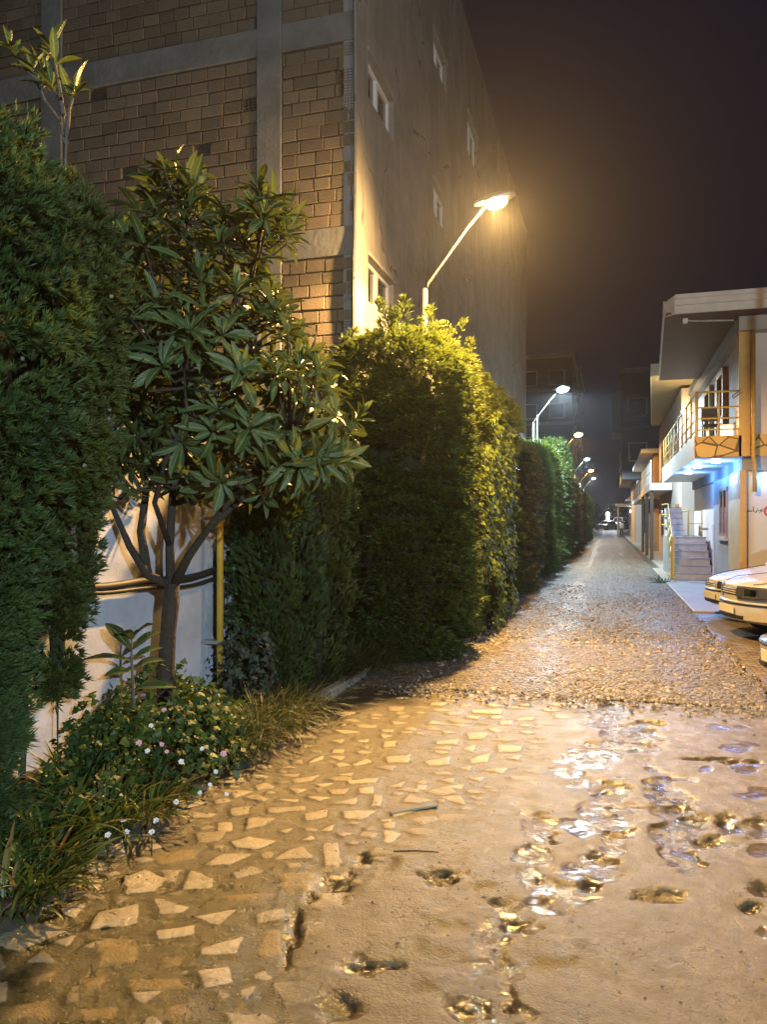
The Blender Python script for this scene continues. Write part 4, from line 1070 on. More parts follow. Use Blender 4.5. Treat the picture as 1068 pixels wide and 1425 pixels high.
for (px, py, dd) in ((272,350,-.4),(286,355,-.4),(258,390,-.45),(200,368,-.4),(253,437,-.45),(242,447,-.45),(232,455,-.5),(404,510,-.3),(399,523,-.3),(402,545,-.3),(303,532,-.55),(348,404,-.35)):
    f_ = MB().sphere((0, 0, 0), .019, 10, 7, (1, 1, 1.15)); f_.tube([(0,0,.02),(.003,0,.045)], .003, 5)
    o = f_.build('fruit', fm, lq, smooth=True); o.location = lp(px, py, dd)

# tall young loquat whose tip stands above the cypress
sb = at(30, 727, 4.55); sb.z = 0
sp_ = thing('loquat_sapling', 'tall thin loquat shoot with lit young leaves rising above the left cypress', 'sapling', sb)
def sp(px, py, dd=0): return at(px, py, 4.55 + dd) - sb
mb = MB(); ends = []
for l in ([(0,0,-.05), sp(52,560), sp(80,350), sp(90,250), sp(92,190), sp(85,140,.05), sp(58,105,.05)], [sp(92,190), sp(96,150), sp(104,130,-.05)], [sp(92,200), sp(84,170,.1), sp(62,140,.1), sp(45,100,.1)], [sp(88,160), sp(80,110), sp(72,72)], [sp(60,120,.05), sp(30,90,.1), sp(12,64,.1)]):
    mb.tube(l, [.016 - .011 * k / (len(l) - 1) for k in range(len(l))], 6); ends.append(Vector(l[-1])); ends.append((Vector(l[-1]) + Vector(l[-2])) / 2)
mb.build('stem', M['bark_grey'], sp_, smooth=True)
ec = np.array([tuple(e) for e in ends]); ea = unit(np.array([0, -.1, 1.0]) + .25 * rand_dirs(len(ec)))
R3 = rosettes(ec, ea, 6, .17, .045, (22, 75), (.1, .9)); leaf_mesh('leaves', [(R3, RNG.random(len(R3[0])))], M['loquat_young'], sp_)

# young broad-leaved plant at the foot of the wall
yb = at(186, 727, 4.75); yb.z = 0.02
yp = thing('broad_leaf_plant', 'young plant with long ribbed leaves in tiers before the white wall', 'plant', yb)
def ypp(px, py, dd=0): return at(px, py, 4.75 + dd) - yb
mb = MB(); mb.tube([(0,0,-.04), ypp(187,1010), ypp(185,960), ypp(183,915), ypp(183,880)], [.014,.012,.010,.008,.006], 7); mb.build('stem', M['bark_grey'], yp, smooth=True)
specs = [((183,905),(145,868)), ((183,920),(112,916)), ((184,905),(222,880)), ((184,918),(224,904)), ((184,935),(148,945)), ((185,930),(226,922)), ((186,950),(140,990)), ((186,960),(238,958)), ((186,975),(140,1012)), ((184,890),(165,880)), ((184,890),(205,870)), ((186,985),(230,1000))]
P = np.array([tuple(ypp(*a, rr.uniform(-.03,.03))) for a, b in specs]); E = np.array([tuple(ypp(*b, rr.uniform(-.22,.10))) for a, b in specs])
Lr = np.linalg.norm(E - P, axis=1) * 1.12
R4 = (P, unit(E - P + np.array([0, 0, .05])), unit(np.array([0.05, -.35, 1.0]) + .15 * rand_dirs(len(P))), Lr, np.full(len(P), .085), np.full(len(P), .55))
leaf_mesh('leaves', [(R4, .2 + .4 * RNG.random(len(P)))], M['loquat_leaf'], yp, 9)

# ---- grasses and border plants
def grass_clump(name, lab, cat, loc, n, h, spread, W, m, group=None, droop=(.9, 2.2), lean=(0, 0), dry=True, rows=6):
    t = thing(name, lab, cat, loc, 0, group)
    a = RNG.random(n) * 6.28; r = spread * np.sqrt(RNG.random(n)) * .45
    P = np.stack([r * np.cos(a), r * np.sin(a), 0 * a], -1); th = RNG.uniform(.1, .9, n)
    D = np.stack([np.cos(a) * np.sin(th) + lean[0], np.sin(a) * np.sin(th) + lean[1], np.cos(th)], -1)
    nn = np.stack([-np.cos(a) * np.cos(th), -np.sin(a) * np.cos(th), np.sin(th)], -1) + .3 * rand_dirs(n)
    L = h * RNG.uniform(.55, 1.25, n); v, f, ac, al = big_leaves(P, D, nn, L, np.full(n, W) * RNG.uniform(.6, 1.2, n), RNG.uniform(*droop, n), rows)
    T_ = tint_attr(RNG.random(n), n, len(ac), ac, al)
    dr = np.repeat(RNG.random(n), len(ac)); T_[:, 2] = dr if dry else .5
    mesh_obj('leaves', v, f, m, t, smooth=True, attrs={'tint': T_})
    MB().lathe((0, 0, -.06), [(0, .1), (spread * .20, .09), (spread * .42, .05), (spread * .5, .0)], 10).build('root_mound', M['soil'], t, smooth=True)
    return t
GG = 'grass clumps along the kerb'
GL = [(300, 1000, 5.6, .34, 'loose grey-green grass clump right of the loquat trunk'), (345, 1010, 5.8, .36, 'grass clump between the loquat and the narrow cypress'),
      (390, 1018, 5.6, .36, 'grass clump overhanging the near end of the kerb'), (420, 990, 6.15, .34, 'spiky grass clump at the kerb below the narrow cypress'), (270, 1020, 5.1, .30, 'grass clump behind the pink flowers'),
      (330, 1045, 5.2, .30, 'grass clump at the edge of the paving beside the pink flowers'), (480, 905, 8.0, .42, 'arching grass mound left of the clipped conifer'), (515, 915, 8.15, .42, 'fine grass mound against the foot of the clipped conifer'), (455, 930, 7.5, .38, 'low grass mound behind the kerb end'), (368, 975, 6.3, .34, 'grass clump at the foot of the narrow cypress')]
for px, py, d, h_, lab in GL:
    q = at(px, py, d); big = d > 7
    grass_clump('grass_clump', lab, 'grass', (min(q.x, -2.45), q.y, .05), 300, h_ * (1.15 if big else 1), .55, .008, M['grass_leaf'], GG)
SG = 'strap-leaved plants at the lower left'
SLs = [(20, 1285, 3.25, .30, .020, 'bright strap-leaved plant at the bottom left corner'), (90, 1255, 3.42, .26, .018, 'strap-leaved plant at the edge of the mossy paving'), (60, 1200, 3.65, .34, .020, 'strap-leaved plant under the left cypress'),
       (140, 1165, 3.85, .32, .018, 'strap-leaved plant below the geranium bush, left side'), (200, 1150, 4.05, .26, .014, 'low strap-leaved plant with white blooms beside it'), (110, 1130, 4.0, .36, .018, 'strap-leaved plant at the foot of the white wall'), (-30, 1240, 3.3, .34, .020, 'strap-leaved plant cut by the left picture edge')]
for px, py, d, h_, W, lab in SLs:
    q = ground_at(px, py)
    grass_clump('strap_leaf_plant', lab, 'plant', (min(q.x, -2.34), q.y, .04), 120, h_, .34, W, M['strap_leaf'], SG, (.7, 2.0))

def leafy_bush(name, lab, loc, rx, ry, h, n, s, m, group=None, lob=True, cat='bush', stems=9):
    t = thing(name, lab, cat, loc, 0, group)
    a = RNG.random(n) * 6.28; u = RNG.random(n); r = np.sqrt(RNG.random(n)) ; z = h * u ** .8
    lump = .45 + 1.15 * fbm(np.cos(a) * 2.2 + 4, np.sin(a) * 2.2, z * 4, 3)
    rr_ = np.sqrt(np.clip(1 - (z / h - .25) ** 2 * 1.3, .05, 1)) * lump * (.55 + .45 * r)
    P = np.stack([rx * rr_ * np.cos(a), ry * rr_ * np.sin(a), z * lump], -1)
    O = unit(np.stack([np.cos(a), np.sin(a), .7 + 0 * a], -1)); D = unit(O + .9 * rand_dirs(n) - np.array([0, 0, .3]))
    nn = unit(O + .6 * rand_dirs(n) + np.array([0, 0, .5])); S_ = s * RNG.uniform(.5, 1.15, n)
    v, f = lobed(P, D, nn, S_)
    mesh_obj('leaves', v, f, m, t, attrs={'tint': tint_attr(np.clip(fbm(P[:,0]*5, P[:,1]*5, P[:,2]*5, 2) * .8 + .4 * RNG.random(n) - .1, 0, 1), n, 10)})
    mb = MB()
    for k in range(stems):
        b = RNG.random() * 6.28; q = RNG.uniform(.3, .9)
        mb.tube([(0.03*math.cos(b), .03*math.sin(b), -.05), (rx*.4*q*math.cos(b), ry*.4*q*math.sin(b), h*.5), (rx*.8*q*math.cos(b), ry*.8*q*math.sin(b), h*.9*q)], [.008, .006, .003], 5)
    mb.build('stem', M['bark'], t, smooth=True)
    return t, P, O
fl_pink = mat('pink_petal', (.75, .42, .52), .6, 0, .15); fl_white = mat('white_petal', (.78, .74, .70), .6, 0, .1)
def flower(p, O, r, m, parent):
    mb = MB(); r *= .72; O = Vector(O).normalized(); s = O.orthogonal().normalized(); c = O.cross(s)
    for ring, (k, rad, hgt) in enumerate(((6, r, .0), (5, r * .62, r * .35))):
        for q in range(k):
            a = 2 * PI * q / k + ring * .5 + rr.uniform(-.3, .3); e = s * math.cos(a) + c * math.sin(a); t_ = O.cross(e)
            mb.poly([p + O * hgt * .3, p + e * rad * .6 + t_ * rad * .42 + O * (hgt + r * .2), p + e * rad + O * (hgt + r * .1), p + e * rad * .6 - t_ * rad * .42 + O * (hgt + r * .2)])
    return mb.build('flower', m, parent)
q = ground_at(235, 1095)
gb, P, O = leafy_bush('geranium_bush', 'sprawling geranium bush with pink and white flowers at the edge of the paving', (-2.72, 4.35, .04), .46, .70, .50, 2300, .052, M['herb_leaf'])
gi = Vector((-2.72, 4.35, .04))
for (px, py, d, r, w_) in ((228,988,4.5,.022,0),(193,1034,4.2,.026,0),(205,1045,4.15,.022,1),(225,1036,4.2,.020,0),(281,1042,4.5,.02,1),(252,1060,4.2,.024,1),(311,1049,4.4,.028,0),(292,1092,4.1,.018,1),(245,1116,3.95,.022,1),(210,1010,4.4,.022,1),(300,1074,4.35,.02,1),(232,1046,4.2,.018,0),(278,1103,4.0,.018,1),(315,1105,4.1,.018,1)):
    p = at(px, py, d) - gi; flower(p, (p.x * .4 + .4, -.8, .6), r, fl_white if w_ else fl_pink, gb)
wb = thing('white_crocus_flowers', 'small group of white blooms low among the strap leaves near the paving', 'flowers', (-2.50, 3.75, .05))
wi = Vector((-2.50, 3.75, .05))
for (px, py) in ((172,1144),(150,1162),(217,1142),(211,1158),(176,1158),(160,1115)):
    p = ground_at(px, py, .12) - wi; flower(p, (.2, -.6, .8), .024, fl_white, wb)
    MB().tube([(p.x, p.y, -.06), p], .003, 5).build('stalk', M['herb_leaf'], wb)
leafy_bush('small_bush', 'low dark bush against the foot of the white wall, left of the geranium', (-2.98, 4.05, .02), .24, .30, .38, 650, .05, M['herb_leaf'])
leafy_bush('small_bush', 'low green herb spreading before the left cypress', (-2.68, 3.55, .02), .28, .34, .26, 700, .042, M['herb_leaf'])
leafy_bush('grey_leaf_bush', 'grey-green leafy bush at the foot of the yellow gas pipe', (-2.92, 5.9, .02), .26, .36, .62, 700, .05, M['grey_leaf'])
# thin climber hanging beside the gas pipe
vn = thing('ivy_vine', 'thin dark ivy hanging on the wall right of the yellow gas pipe', 'vine', (WX + .10, 6.3, 0))
n = 260; s = RNG.random(n); P = np.stack([.03 + .08 * RNG.random(n), .10 * np.sin(s * 9) + RNG.normal(size=n) * .09, .45 + 1.75 * s], -1)
v, f = lobed(P, unit(np.stack([.2 + 0 * s, RNG.normal(size=n) * .6, -.8 + 0 * s], -1)), unit(np.array([.9, -.7, .3]) + .6 * rand_dirs(n)), RNG.uniform(.03, .06, n))
mesh_obj('leaves', v, f, M['herb_leaf'], vn, attrs={'tint': tint_attr(RNG.random(n), n, 10)})
MB().tube([(.02, .10 * math.sin(z * 5), z) for z in np.arange(-.02, 2.25, .15)], .006, 5).build('stem', M['bark'], vn)
# more loose leaf litter
n = 260; Y_ = RNG.uniform(2.6, 7.2, n); X_ = -2.42 + np.abs(RNG.normal(size=n)) * .22
P = np.stack([X_, Y_, 0 * X_ + .045 + .02 * RNG.random(n)], -1); a = RNG.random(n) * 6.28
v, f = kites(P, np.stack([np.cos(a), np.sin(a), .1 * RNG.normal(size=n)], -1), np.tile([0, 0, 1.0], (n, 1)) + .5 * rand_dirs(n), RNG.uniform(.02, .06, n), RNG.uniform(.012, .025, n), .2)
tag(mesh_obj('leaf_litter', v, f, leaf_mat('dry_leaf', (.07, .045, .02), (.20, .13, .05), .7, .1), attrs={'tint': tint_attr(RNG.random(n), n, 4)}), 'dry fallen leaves scattered along the planted edge', 'leaves', kind='stuff')
tw = grass_clump('weed_tuft', 'small green weed tuft by the foot of the outdoor stairs', 'weed', (1.36, 21.6, .02), 90, .22, .7, .016, M['strap_leaf'], None, (.6, 1.6))
# trees beyond the end of the lane
for (x, y, lab) in ((-6, 175, 'dark round tree beyond the left parked car at the lane end'), (3.5, 190, 'dark spreading tree behind the white far car'), (14, 180, 'dark tree past the far house with the canopy')):
    pf = Column(5.5, 4.5, [(0, .35), (.2, .8), (.5, 1), (.8, .8), (1, .2)], .2, .8, y)
    conifer('far_tree', lab, 'tree', (x, y, gz(y)), pf, 900, 8, .6, .3, M['thuja_leaf'], .9, .1, 0, .1, .3, .3, .7, 'dark trees beyond the lane end', core=.7, trunk_r=.2)
# ------------------------------------------------------------------ right: houses
def atY(px, py, Y):
    u = (px - CX) / F_PX; return at(px, py, Y / (CA + u * SA))
def atX(px, py, X):
    u = (px - CX) / F_PX; return at(px, py, X / (u * CA - SA))
M['stucco'] = mat('cream_stucco', (.60, .52, .44), .8, 0, .14, 1.6, .2, 24)
M['stucco_pink'] = mat('pale_pink_stucco', (.64, .54, .48), .8, 0, .12, 1.6, .2, 24)
M['ochre'] = mat('ochre_trim', (.58, .38, .13), .7, 0, .2, 3, .15)
M['fascia'] = mat('white_fascia', (.66, .62, .56), .5, 0, .2, 2.0, .08)
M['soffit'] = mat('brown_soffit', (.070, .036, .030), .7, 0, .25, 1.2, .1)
M['yellow_rail'] = mat('yellow_rail_paint', (.60, .40, .09), .45, .0, .25, 8, .05)
M['wood_door'] = mat('orange_wood', (.48, .21, .06), .45, 0, .35, 5, .1, streak=True)
M['grey_stone'] = mat('grey_stone_tile', (.36, .33, .30), .55, 0, .25, 2, .15)
M['step'] = mat('stone_step', (.50, .44, .34), .7, 0, .35, 3, .2)
M['white_panel'] = mat('white_sign_panel', (.58, .57, .56), .45, 0, .05, 2, 0)
M['brown_post'] = mat('dark_brown_post', (.07, .045, .03), .6, 0, .3)
M['white_rail'] = mat('white_paint', (.72, .70, .66), .5, 0, .12)
def stone_facing_mat():
    m, nt, b = new_mat('ochre_stone_facing')
    v = obj_vec(nt)
    wv = nt.nodes.new('ShaderNodeVectorMath'); wv.operation = 'MULTIPLY'; wv.inputs[1].default_value = (2.9, 2.9, 3.6); nt.links.new(v, wv.inputs[0])
    vo = nt.nodes.new('ShaderNodeTexVoronoi'); vo.feature = 'DISTANCE_TO_EDGE'; vo.inputs['Scale'].default_value = 1; nt.links.new(wv.outputs[0], vo.inputs['Vector'])
    vc = nt.nodes.new('ShaderNodeTexVoronoi'); vc.inputs['Scale'].default_value = 1; nt.links.new(wv.outputs[0], vc.inputs['Vector'])
    sp = nt.nodes.new('ShaderNodeSeparateColor'); nt.links.new(vc.outputs['Color'], sp.inputs[0])
    col = mixc(nt, sp.outputs[0], (.46, .28, .06), (.58, .38, .10))
    j = ramp(nt, vo.outputs[0], .025, .05, 1, 0)
    nt.links.new(mixc(nt, j, col, (.09, .055, .02)), b.inputs['Base Color']); b.inputs['Roughness'].default_value = .6
    add_bump(nt, b, math_(nt, 'ADD', math_(nt, 'MULTIPLY', j, -1.0), math_(nt, 'MULTIPLY', tex_noise(nt, v, 20), .3)), .5, .02); return m
M['facing'] = stone_facing_mat()
led_blue = emit('blue_white_lamp', (.30, .58, 1.0), 30); led_warm = emit('warm_lamp', (1.0, .72, .34), 30); led_white = emit('white_lamp', (.75, .92, 1.0), 26)
def point(loc, col, wt, r=.05):
    l = bpy.data.lights.new('lamp_light', 'POINT'); l.energy = wt; l.color = col; l.shadow_soft_size = r
    o = bpy.data.objects.new('lamp_light', l); link(o); o.location = loc

FY, SX = 17.9, 2.75                                   # front wall plane, lane-side wall plane
h1 = thing('two_storey_house', 'cream two storey house with deep flat eaves, blue-lit porch and ochre stone balcony', 'house', (SX, FY, 0))
h1v = Vector((SX, FY, 0))
def b1(name, m, *boxes, parent=None, bevel=0):
    mb = MB()
    for bx in boxes:
        x0, x1, y0, y1, z0, z1 = bx; mb.box(x0 - SX, x1 - SX, y0 - FY, y1 - FY, z0, z1)
    return mb.build(name, m, parent or h1, bevel=bevel)
b1('wall', M['stucco_pink'], (2.78, 9, 17.9, 27.9, 0.04, 2.70), (2.78, 9, 17.9, 27.9, 3.47, 5.90))
b1('floor_slab', M['concrete'], (2.72, 9.02, 17.86, 28.0, 2.701, 3.0))
b1('stone_facing', M['facing'], (2.78, 9.0, 17.84, 17.89, 3.001, 3.469))
b1('pilaster', M['ochre'], (2.66, 2.79, 17.72, 19.3, .04, 2.70), (2.64, 2.86, 17.70, 17.83, 3.0, 5.62))
b1('plinth', M['grey_stone'], (2.70, 2.775, 19.31, 22.3, .04, 2.69))
# lane-side ground floor window with curtain
wn = b1('window', M['wood_door'], (2.67, 2.71, 19.75, 19.85, 1.25, 2.45), (2.67, 2.71, 20.95, 21.05, 1.25, 2.45), (2.67, 2.71, 19.85, 20.95, 2.37, 2.45), (2.67, 2.71, 19.85, 20.95, 1.25, 1.33), (2.67, 2.71, 20.36, 20.44, 1.33, 2.37))
b1('pane', M['glass'], (2.685, 2.699, 19.85, 20.95, 1.33, 2.37), parent=wn)
b1('sill', M['step'], (2.60, 2.72, 19.65, 21.15, 1.17, 1.249), parent=wn)
# white sign wall with greeting
sign = thing('welcome_sign', 'white wall panel with black Persian greeting, lit blue from above', 'sign', (3.6, 17.86, 0))
MB().box(2.80 - 3.6, 5.6 - 3.6, -.03, 0, .35, 2.66).build('panel', M['white_panel'], sign)
ink = mat('black_lettering', (.02, .02, .03), .6, 0, .1, 2, 0); red = mat('red_emblem', (.65, .05, .09), .5, 0, .1, 2, 0)
def stroke(mb, pts, r=.006):
    pts = [atY(x, y, 17.82) - Vector((3.6, 17.86, 0)) for x, y in pts]
    pts = [Vector((p.x, -.034, p.z)) for p in pts]; mb.tube(pts, r, 6)
mb = MB()   # khosh amadid, written right to left
B = 711.5
stroke(mb, [(1063.4,709.2),(1061.6,708.4),(1060.4,709.6),(1061.4,711.4),(1063.2,B),(1060.2,B)])      # kh
stroke(mb, [(1061.6,706.6),(1061.9,706.6)], .008)
stroke(mb, [(1060.2,B),(1059.4,709.6),(1058.6,710.4),(1059.0,711.8),(1058.4,713.2),(1057.4,713.6)])   # v
stroke(mb, [(1057.0,710.0),(1056.4,B),(1055.6,710.2),(1055.0,B),(1054.2,710.2),(1053.2,713.4),(1051.8,713.0),(1051.4,711.0)])  # sh
for x, y in ((1055.6,708.6),(1054.4,708.6),(1055.0,707.6)): stroke(mb, [(x, y), (x + .25, y)], .008)
stroke(mb, [(1049.6,706.8),(1049.4,709.2),(1049.4,B)], .007); stroke(mb, [(1048.2,705.9),(1049.2,705.3),(1050.2,705.8),(1051.0,705.2)], .005)   # a with madda
stroke(mb, [(1047.6,B),(1046.8,710.2),(1046.0,B),(1044.8,B),(1043.4,711.8),(1043.2,709.8),(1044.2,709.2)])   # m d
stroke(mb, [(1043.0,B),(1042.2,B),(1041.4,710.2),(1041.0,B),(1039.2,B),(1038.4,711.6),(1037.8,710.0),(1038.8,709.0)])   # y d
for x, y in ((1041.6,713.2),(1040.8,713.2)): stroke(mb, [(x, y), (x + .25, y)], .008)
mb.build('lettering', ink, sign)
c = atY(1070.5, 711, 17.82) - Vector((3.6, 17.86, 0)); mb = MB()
mb.tube([(c.x + .07 * math.cos(a), -.034, c.z + .09 * math.sin(a)) for a in np.linspace(0, 2 * PI, 25)], .022, 6); mb.build('emblem', red, sign)
# roof
b1('roof', M['concrete'], (1.52, 9.6, 17.06, 24.88, 6.0, 6.22), (2.6, 9.6, 24.88, 28, 5.91, 6.15))
def plan(name, m, pts, z0, z1, ox=SX, oy=FY, parent=None):
    return MB().prism([(x - ox, y - oy, z0) for x, y in pts], (0, 0, z1 - z0)).build(name, m, parent or h1)
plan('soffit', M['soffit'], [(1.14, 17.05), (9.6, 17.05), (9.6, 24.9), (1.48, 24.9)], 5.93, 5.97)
fa = MB()
def fpr(pts, x0, x1): fa.prism([(x0 - SX, y - FY, z) for y, z in pts], (x1 - x0, 0, 0))
fpr([(17.04, 5.92), (16.98, 5.92), (16.98, 6.08), (16.94, 6.09), (16.94, 6.20), (16.90, 6.22), (16.90, 6.30), (17.04, 6.30)], 1.32, 9.6)
fa.prism([(1.10 - SX, 17.2 - FY, 5.921), (1.10 - SX, 17.2 - FY, 6.21), (1.31 - SX, 16.92 - FY, 6.295), (1.31 - SX, 16.99 - FY, 5.921)], (.05, .02, 0))
fa.prism([(1.10 - SX, 17.22 - FY, 5.921), (1.46 - SX, 24.9 - FY, 5.921), (1.46 - SX, 24.9 - FY, 6.26), (1.10 - SX, 17.22 - FY, 6.26)], (.03, 0, 0))
fa.build('fascia', M['fascia'], h1, bevel=.006)
# beam and brackets below the eaves
b1('beam', M['grey_stone'], (2.62, 9.0, 17.55, 17.88, 5.62, 5.92), (2.60, 2.90, 17.89, 27.5, 5.60, 5.92))
b1('column', M['stucco'], (2.66, 2.779, 17.95, 18.25, 3.48, 5.60))
# upstairs doors on the lane side
for y0, m_ in ((20.3, 'wood_door'), (22.9, 'ochre')):
    d_ = b1('door', M[m_], (2.66, 2.775, y0, y0 + .12, 3.48, 5.40), (2.66, 2.775, y0 + 1.1, y0 + 1.22, 3.48, 5.40), (2.66, 2.775, y0 + .12, y0 + 1.1, 5.25, 5.40), (2.70, 2.775, y0 + .12, y0 + 1.1, 3.48, 4.25))
    b1('pane', M['glass'], (2.72, 2.774, y0 + .12, y0 + 1.1, 4.251, 5.249), parent=d_)
# balcony: stone front, long side gallery, rails
BXL = 1.78
bal = b1('balcony', M['facing'], (BXL, 2.69, 17.70, 17.78, 2.99, 3.44))
b1('deck', M['step'], (BXL + .03, 2.719, 17.781, 28.0, 3.28, 3.40), parent=bal)
b1('ceiling', M['white_rail'], (BXL + .02, 2.719, 17.785, 28.0, 2.97, 3.06), parent=bal)
b1('side_edge', M['fascia'], (BXL - .02, BXL + .018, 17.76, 28.0, 2.96, 3.46), parent=bal)
def rail(mb, x0, y0, x1, y1, z, posts, bars, r=.022, h=.95):
    a, b_ = Vector((x0 - SX, y0 - FY, z)), Vector((x1 - SX, y1 - FY, z))
    for k in range(posts + 1):
        p = a.lerp(b_, k / posts); mb.tube([p, p + Vector((0, 0, h))], r * 1.15, 8)
    for k in range(bars):
        hh = h * (k + .6) / bars if k < bars - 1 else h
        mb.tube([a + Vector((0,0,hh)), b_ + Vector((0,0,hh))], r if k == bars - 1 else r * .8, 8)
    return mb
mb = MB(); rail(mb, BXL + .03, 17.74, 2.70, 17.74, 3.44, 2, 4); rail(mb, BXL + .03, 17.74, BXL + .03, 27.9, 3.44, 9, 4, .018)
mb.tube([(BXL + .03 - SX, 17.74 - FY, 2.99), (BXL + .03 - SX, 17.74 - FY, 4.40)], .035, 8)
mb.build('railing', M['yellow_rail'], bal, smooth=True)
# recessed lamps under the gallery
for k, (x, y) in enumerate(((2.08, 20.2), (2.3, 18.6), (2.1, 22.6))):
    o = MB().lathe((x - SX, y - FY, 2.93), [(0, .0), (.085, .0), (.10, .02), (.10, .05)], 14).build('ceiling_lamp', led_blue, h1, smooth=True)
    point((x, y, 2.84), (.10, .32, 1.0), 105)
for (px, py, Y_) in ((1012, 665, 18.9), (1027, 664, 18.2)):
    MB().tube([(2.655 - SX, Y_ - FY, 2.45), (2.655 - SX, Y_ - FY, 2.62)], .018, 8).build('tube_lamp', led_blue, h1, smooth=True)
sl = MB().sphere((0, 0, 0), .07, 12, 8).build('globe', led_blue, sign, smooth=True); sl.location = (3.30 - 3.6, -.12, 2.58)
sl.location = atY(1067, 667, 17.72) - Vector((3.6, 17.86, 0)); sl.name = 'sign_lamp'
MB().tube([(0, .03, .05), (0, .12, .08)], .012, 6).build('bracket', M['galv'], sl)
p_ = atY(1067, 667, 17.60); point(p_ + Vector((.02, -.40, -.05)), (.04, .28, 1.0), 9)
# lit box on the balcony, its reflected light put into an emissive face
bx = thing('balcony_lit_box', 'warmly lit box with an emissive face on the balcony floor behind the yellow rail', 'lamp', (2.45, 18.25, 3.40))
MB().box(-.16, .16, -.05, .06, .0, .34).build('box', mat('white_carton', (.75, .70, .62), .7), bx, bevel=.01)
MB().box(-.14, .14, -.058, -.052, .03, .30).build('glowing_face', emit('glowing_face', (1.0, .55, .20), 2.2), bx)
point((2.45, 17.95, 3.75), (1.0, .6, .25), 7)
ch = thing('balcony_chair', 'dark chair standing on the balcony behind the yellow railing', 'chair', (2.28, 19.2, 3.40))
MB().box(-.2, .2, -.2, .2, .42, .46).build('seat', M['brown_post'], ch, bevel=.01); MB().box(-.2, .2, .16, .2, .56, .88).build('backrest', M['brown_post'], ch, bevel=.01)
for sx in (-.17, .17):
    for sy in (-.17, .18): MB().bar((sx, sy, 0), (sx, sy, .42 if sy < 0 else .56), .03).build('leg', M['brown_post'], ch)
# drain pipe down the corner
tag(MB().tube([(2.91, 17.64, 5.6), (2.91, 17.64, 2.95), (2.94, 17.66, 2.85), (2.94, 17.66, 2.24)], .045, 10).build('drain_pipe', M['yellow_rail'], smooth=True), 'ochre drain pipe ending half way down the white greeting panel', 'pipe')
tag(MB().tube([(2.70, 17.70, 4.35), (2.52, 17.62, 4.22), (2.50, 17.62, 4.26), (2.68, 17.70, 4.40), (2.70, 17.70, 4.35)], .014, 6).build('wall_bracket', M['galv']), 'small grey metal bracket on the wall above the yellow balcony rail', 'bracket')
# flood light fixed under the eaves
fl = thing('flood_lamp', 'small unlit lamp on an arm below the front eave of the house', 'lamp', atY(955, 446, 17.5)); 
MB().tube([(0, 0, 0), (.2, .02, -.02), (.95, .05, -.05)], .018, 8).build('arm', M['galv'], fl); MB().box(-.06, .04, -.06, .06, -.06, .10).build('head', M['white_rail'], fl, bevel=.01)
# outdoor stairs
st = thing('outdoor_stairs', 'stone stairs of six steps with a yellow handrail at the side of the house', 'stairs', (1.66, 22.3, 0))
for k in range(6):
    MB().box(.06, 1.02, .30 * k, 1.8 + .30, .04 + .19 * k, .04 + .19 * (k + 1) - .03).build('step', M['step'], st)
    MB().box(.05, 1.03, .30 * k - .02, .30 * (k + 1) + .01, .04 + .19 * (k + 1) - .029, .04 + .19 * (k + 1)).build('tread', M['concrete'], st)
MB().box(.06, 1.02, 2.11, 4.6, .04, 1.18).build('landing', M['concrete'], st)
mb = MB(); zt = 1.0
for k in range(5):
    y = .05 + k * .4; z = .04 + y * .63; mb.tube([(.02, y, max(.03, z - .1)), (.02, y, z + zt)], .022, 8)
for hh in (.35, .68, 1.0): mb.tube([(.02, .03, .06 + hh), (.02, 1.75, 1.14 + hh), (.02, 4.5, 1.18 + hh)], .022, 8)
mb.tube([(.02, .0, .03), (.02, .0, 1.22)], .055, 10); mb.box(-.02, .03, .0, 1.85, .04, .12)
mb.prism([(.0, -.02, .04), (.0, .16, .04), (.0, 2.0, 1.2), (.0, 1.8, 1.22)], (.03, 0, 0))
mb.build('handrail', M['yellow_rail'], st, smooth=False)
mb = MB(); mb.tube([(.62, 2.3, 1.18), (.62, 2.3, 1.95), (1.0, 2.3, 1.95), (1.0, 2.3, 1.18)], .02, 8); mb.tube([(.62, 2.3, 1.56), (1.0, 2.3, 1.56)], .015, 8); mb.tube([(.62, 2.3, 1.95), (.62, 4.4, 1.95), (.62, 4.4, 1.18)], .02, 8)
mb.build('landing_rail', M['yellow_rail'], st, smooth=True)
for k in range(5):
    MB().box(.10, .58, 3.0 + .27 * k, 4.55, 1.181 + .18 * k, 1.18 + .18 * (k + 1) - .012).build('step', M['white_panel'], st)
    MB().box(.09, .59, 2.98 + .27 * k, 3.0 + .27 * (k + 1), 1.18 + .18 * (k + 1) - .011, 1.18 + .18 * (k + 1)).build('tread', M['concrete'], st)
tag(MB().tube([(2.68, 22.1, .04), (2.68, 22.1, 1.55)], .03, 8).build('bollard_pipe', M['white_rail']), 'thin pale pipe standing at the right foot of the outdoor stairs', 'pipe')

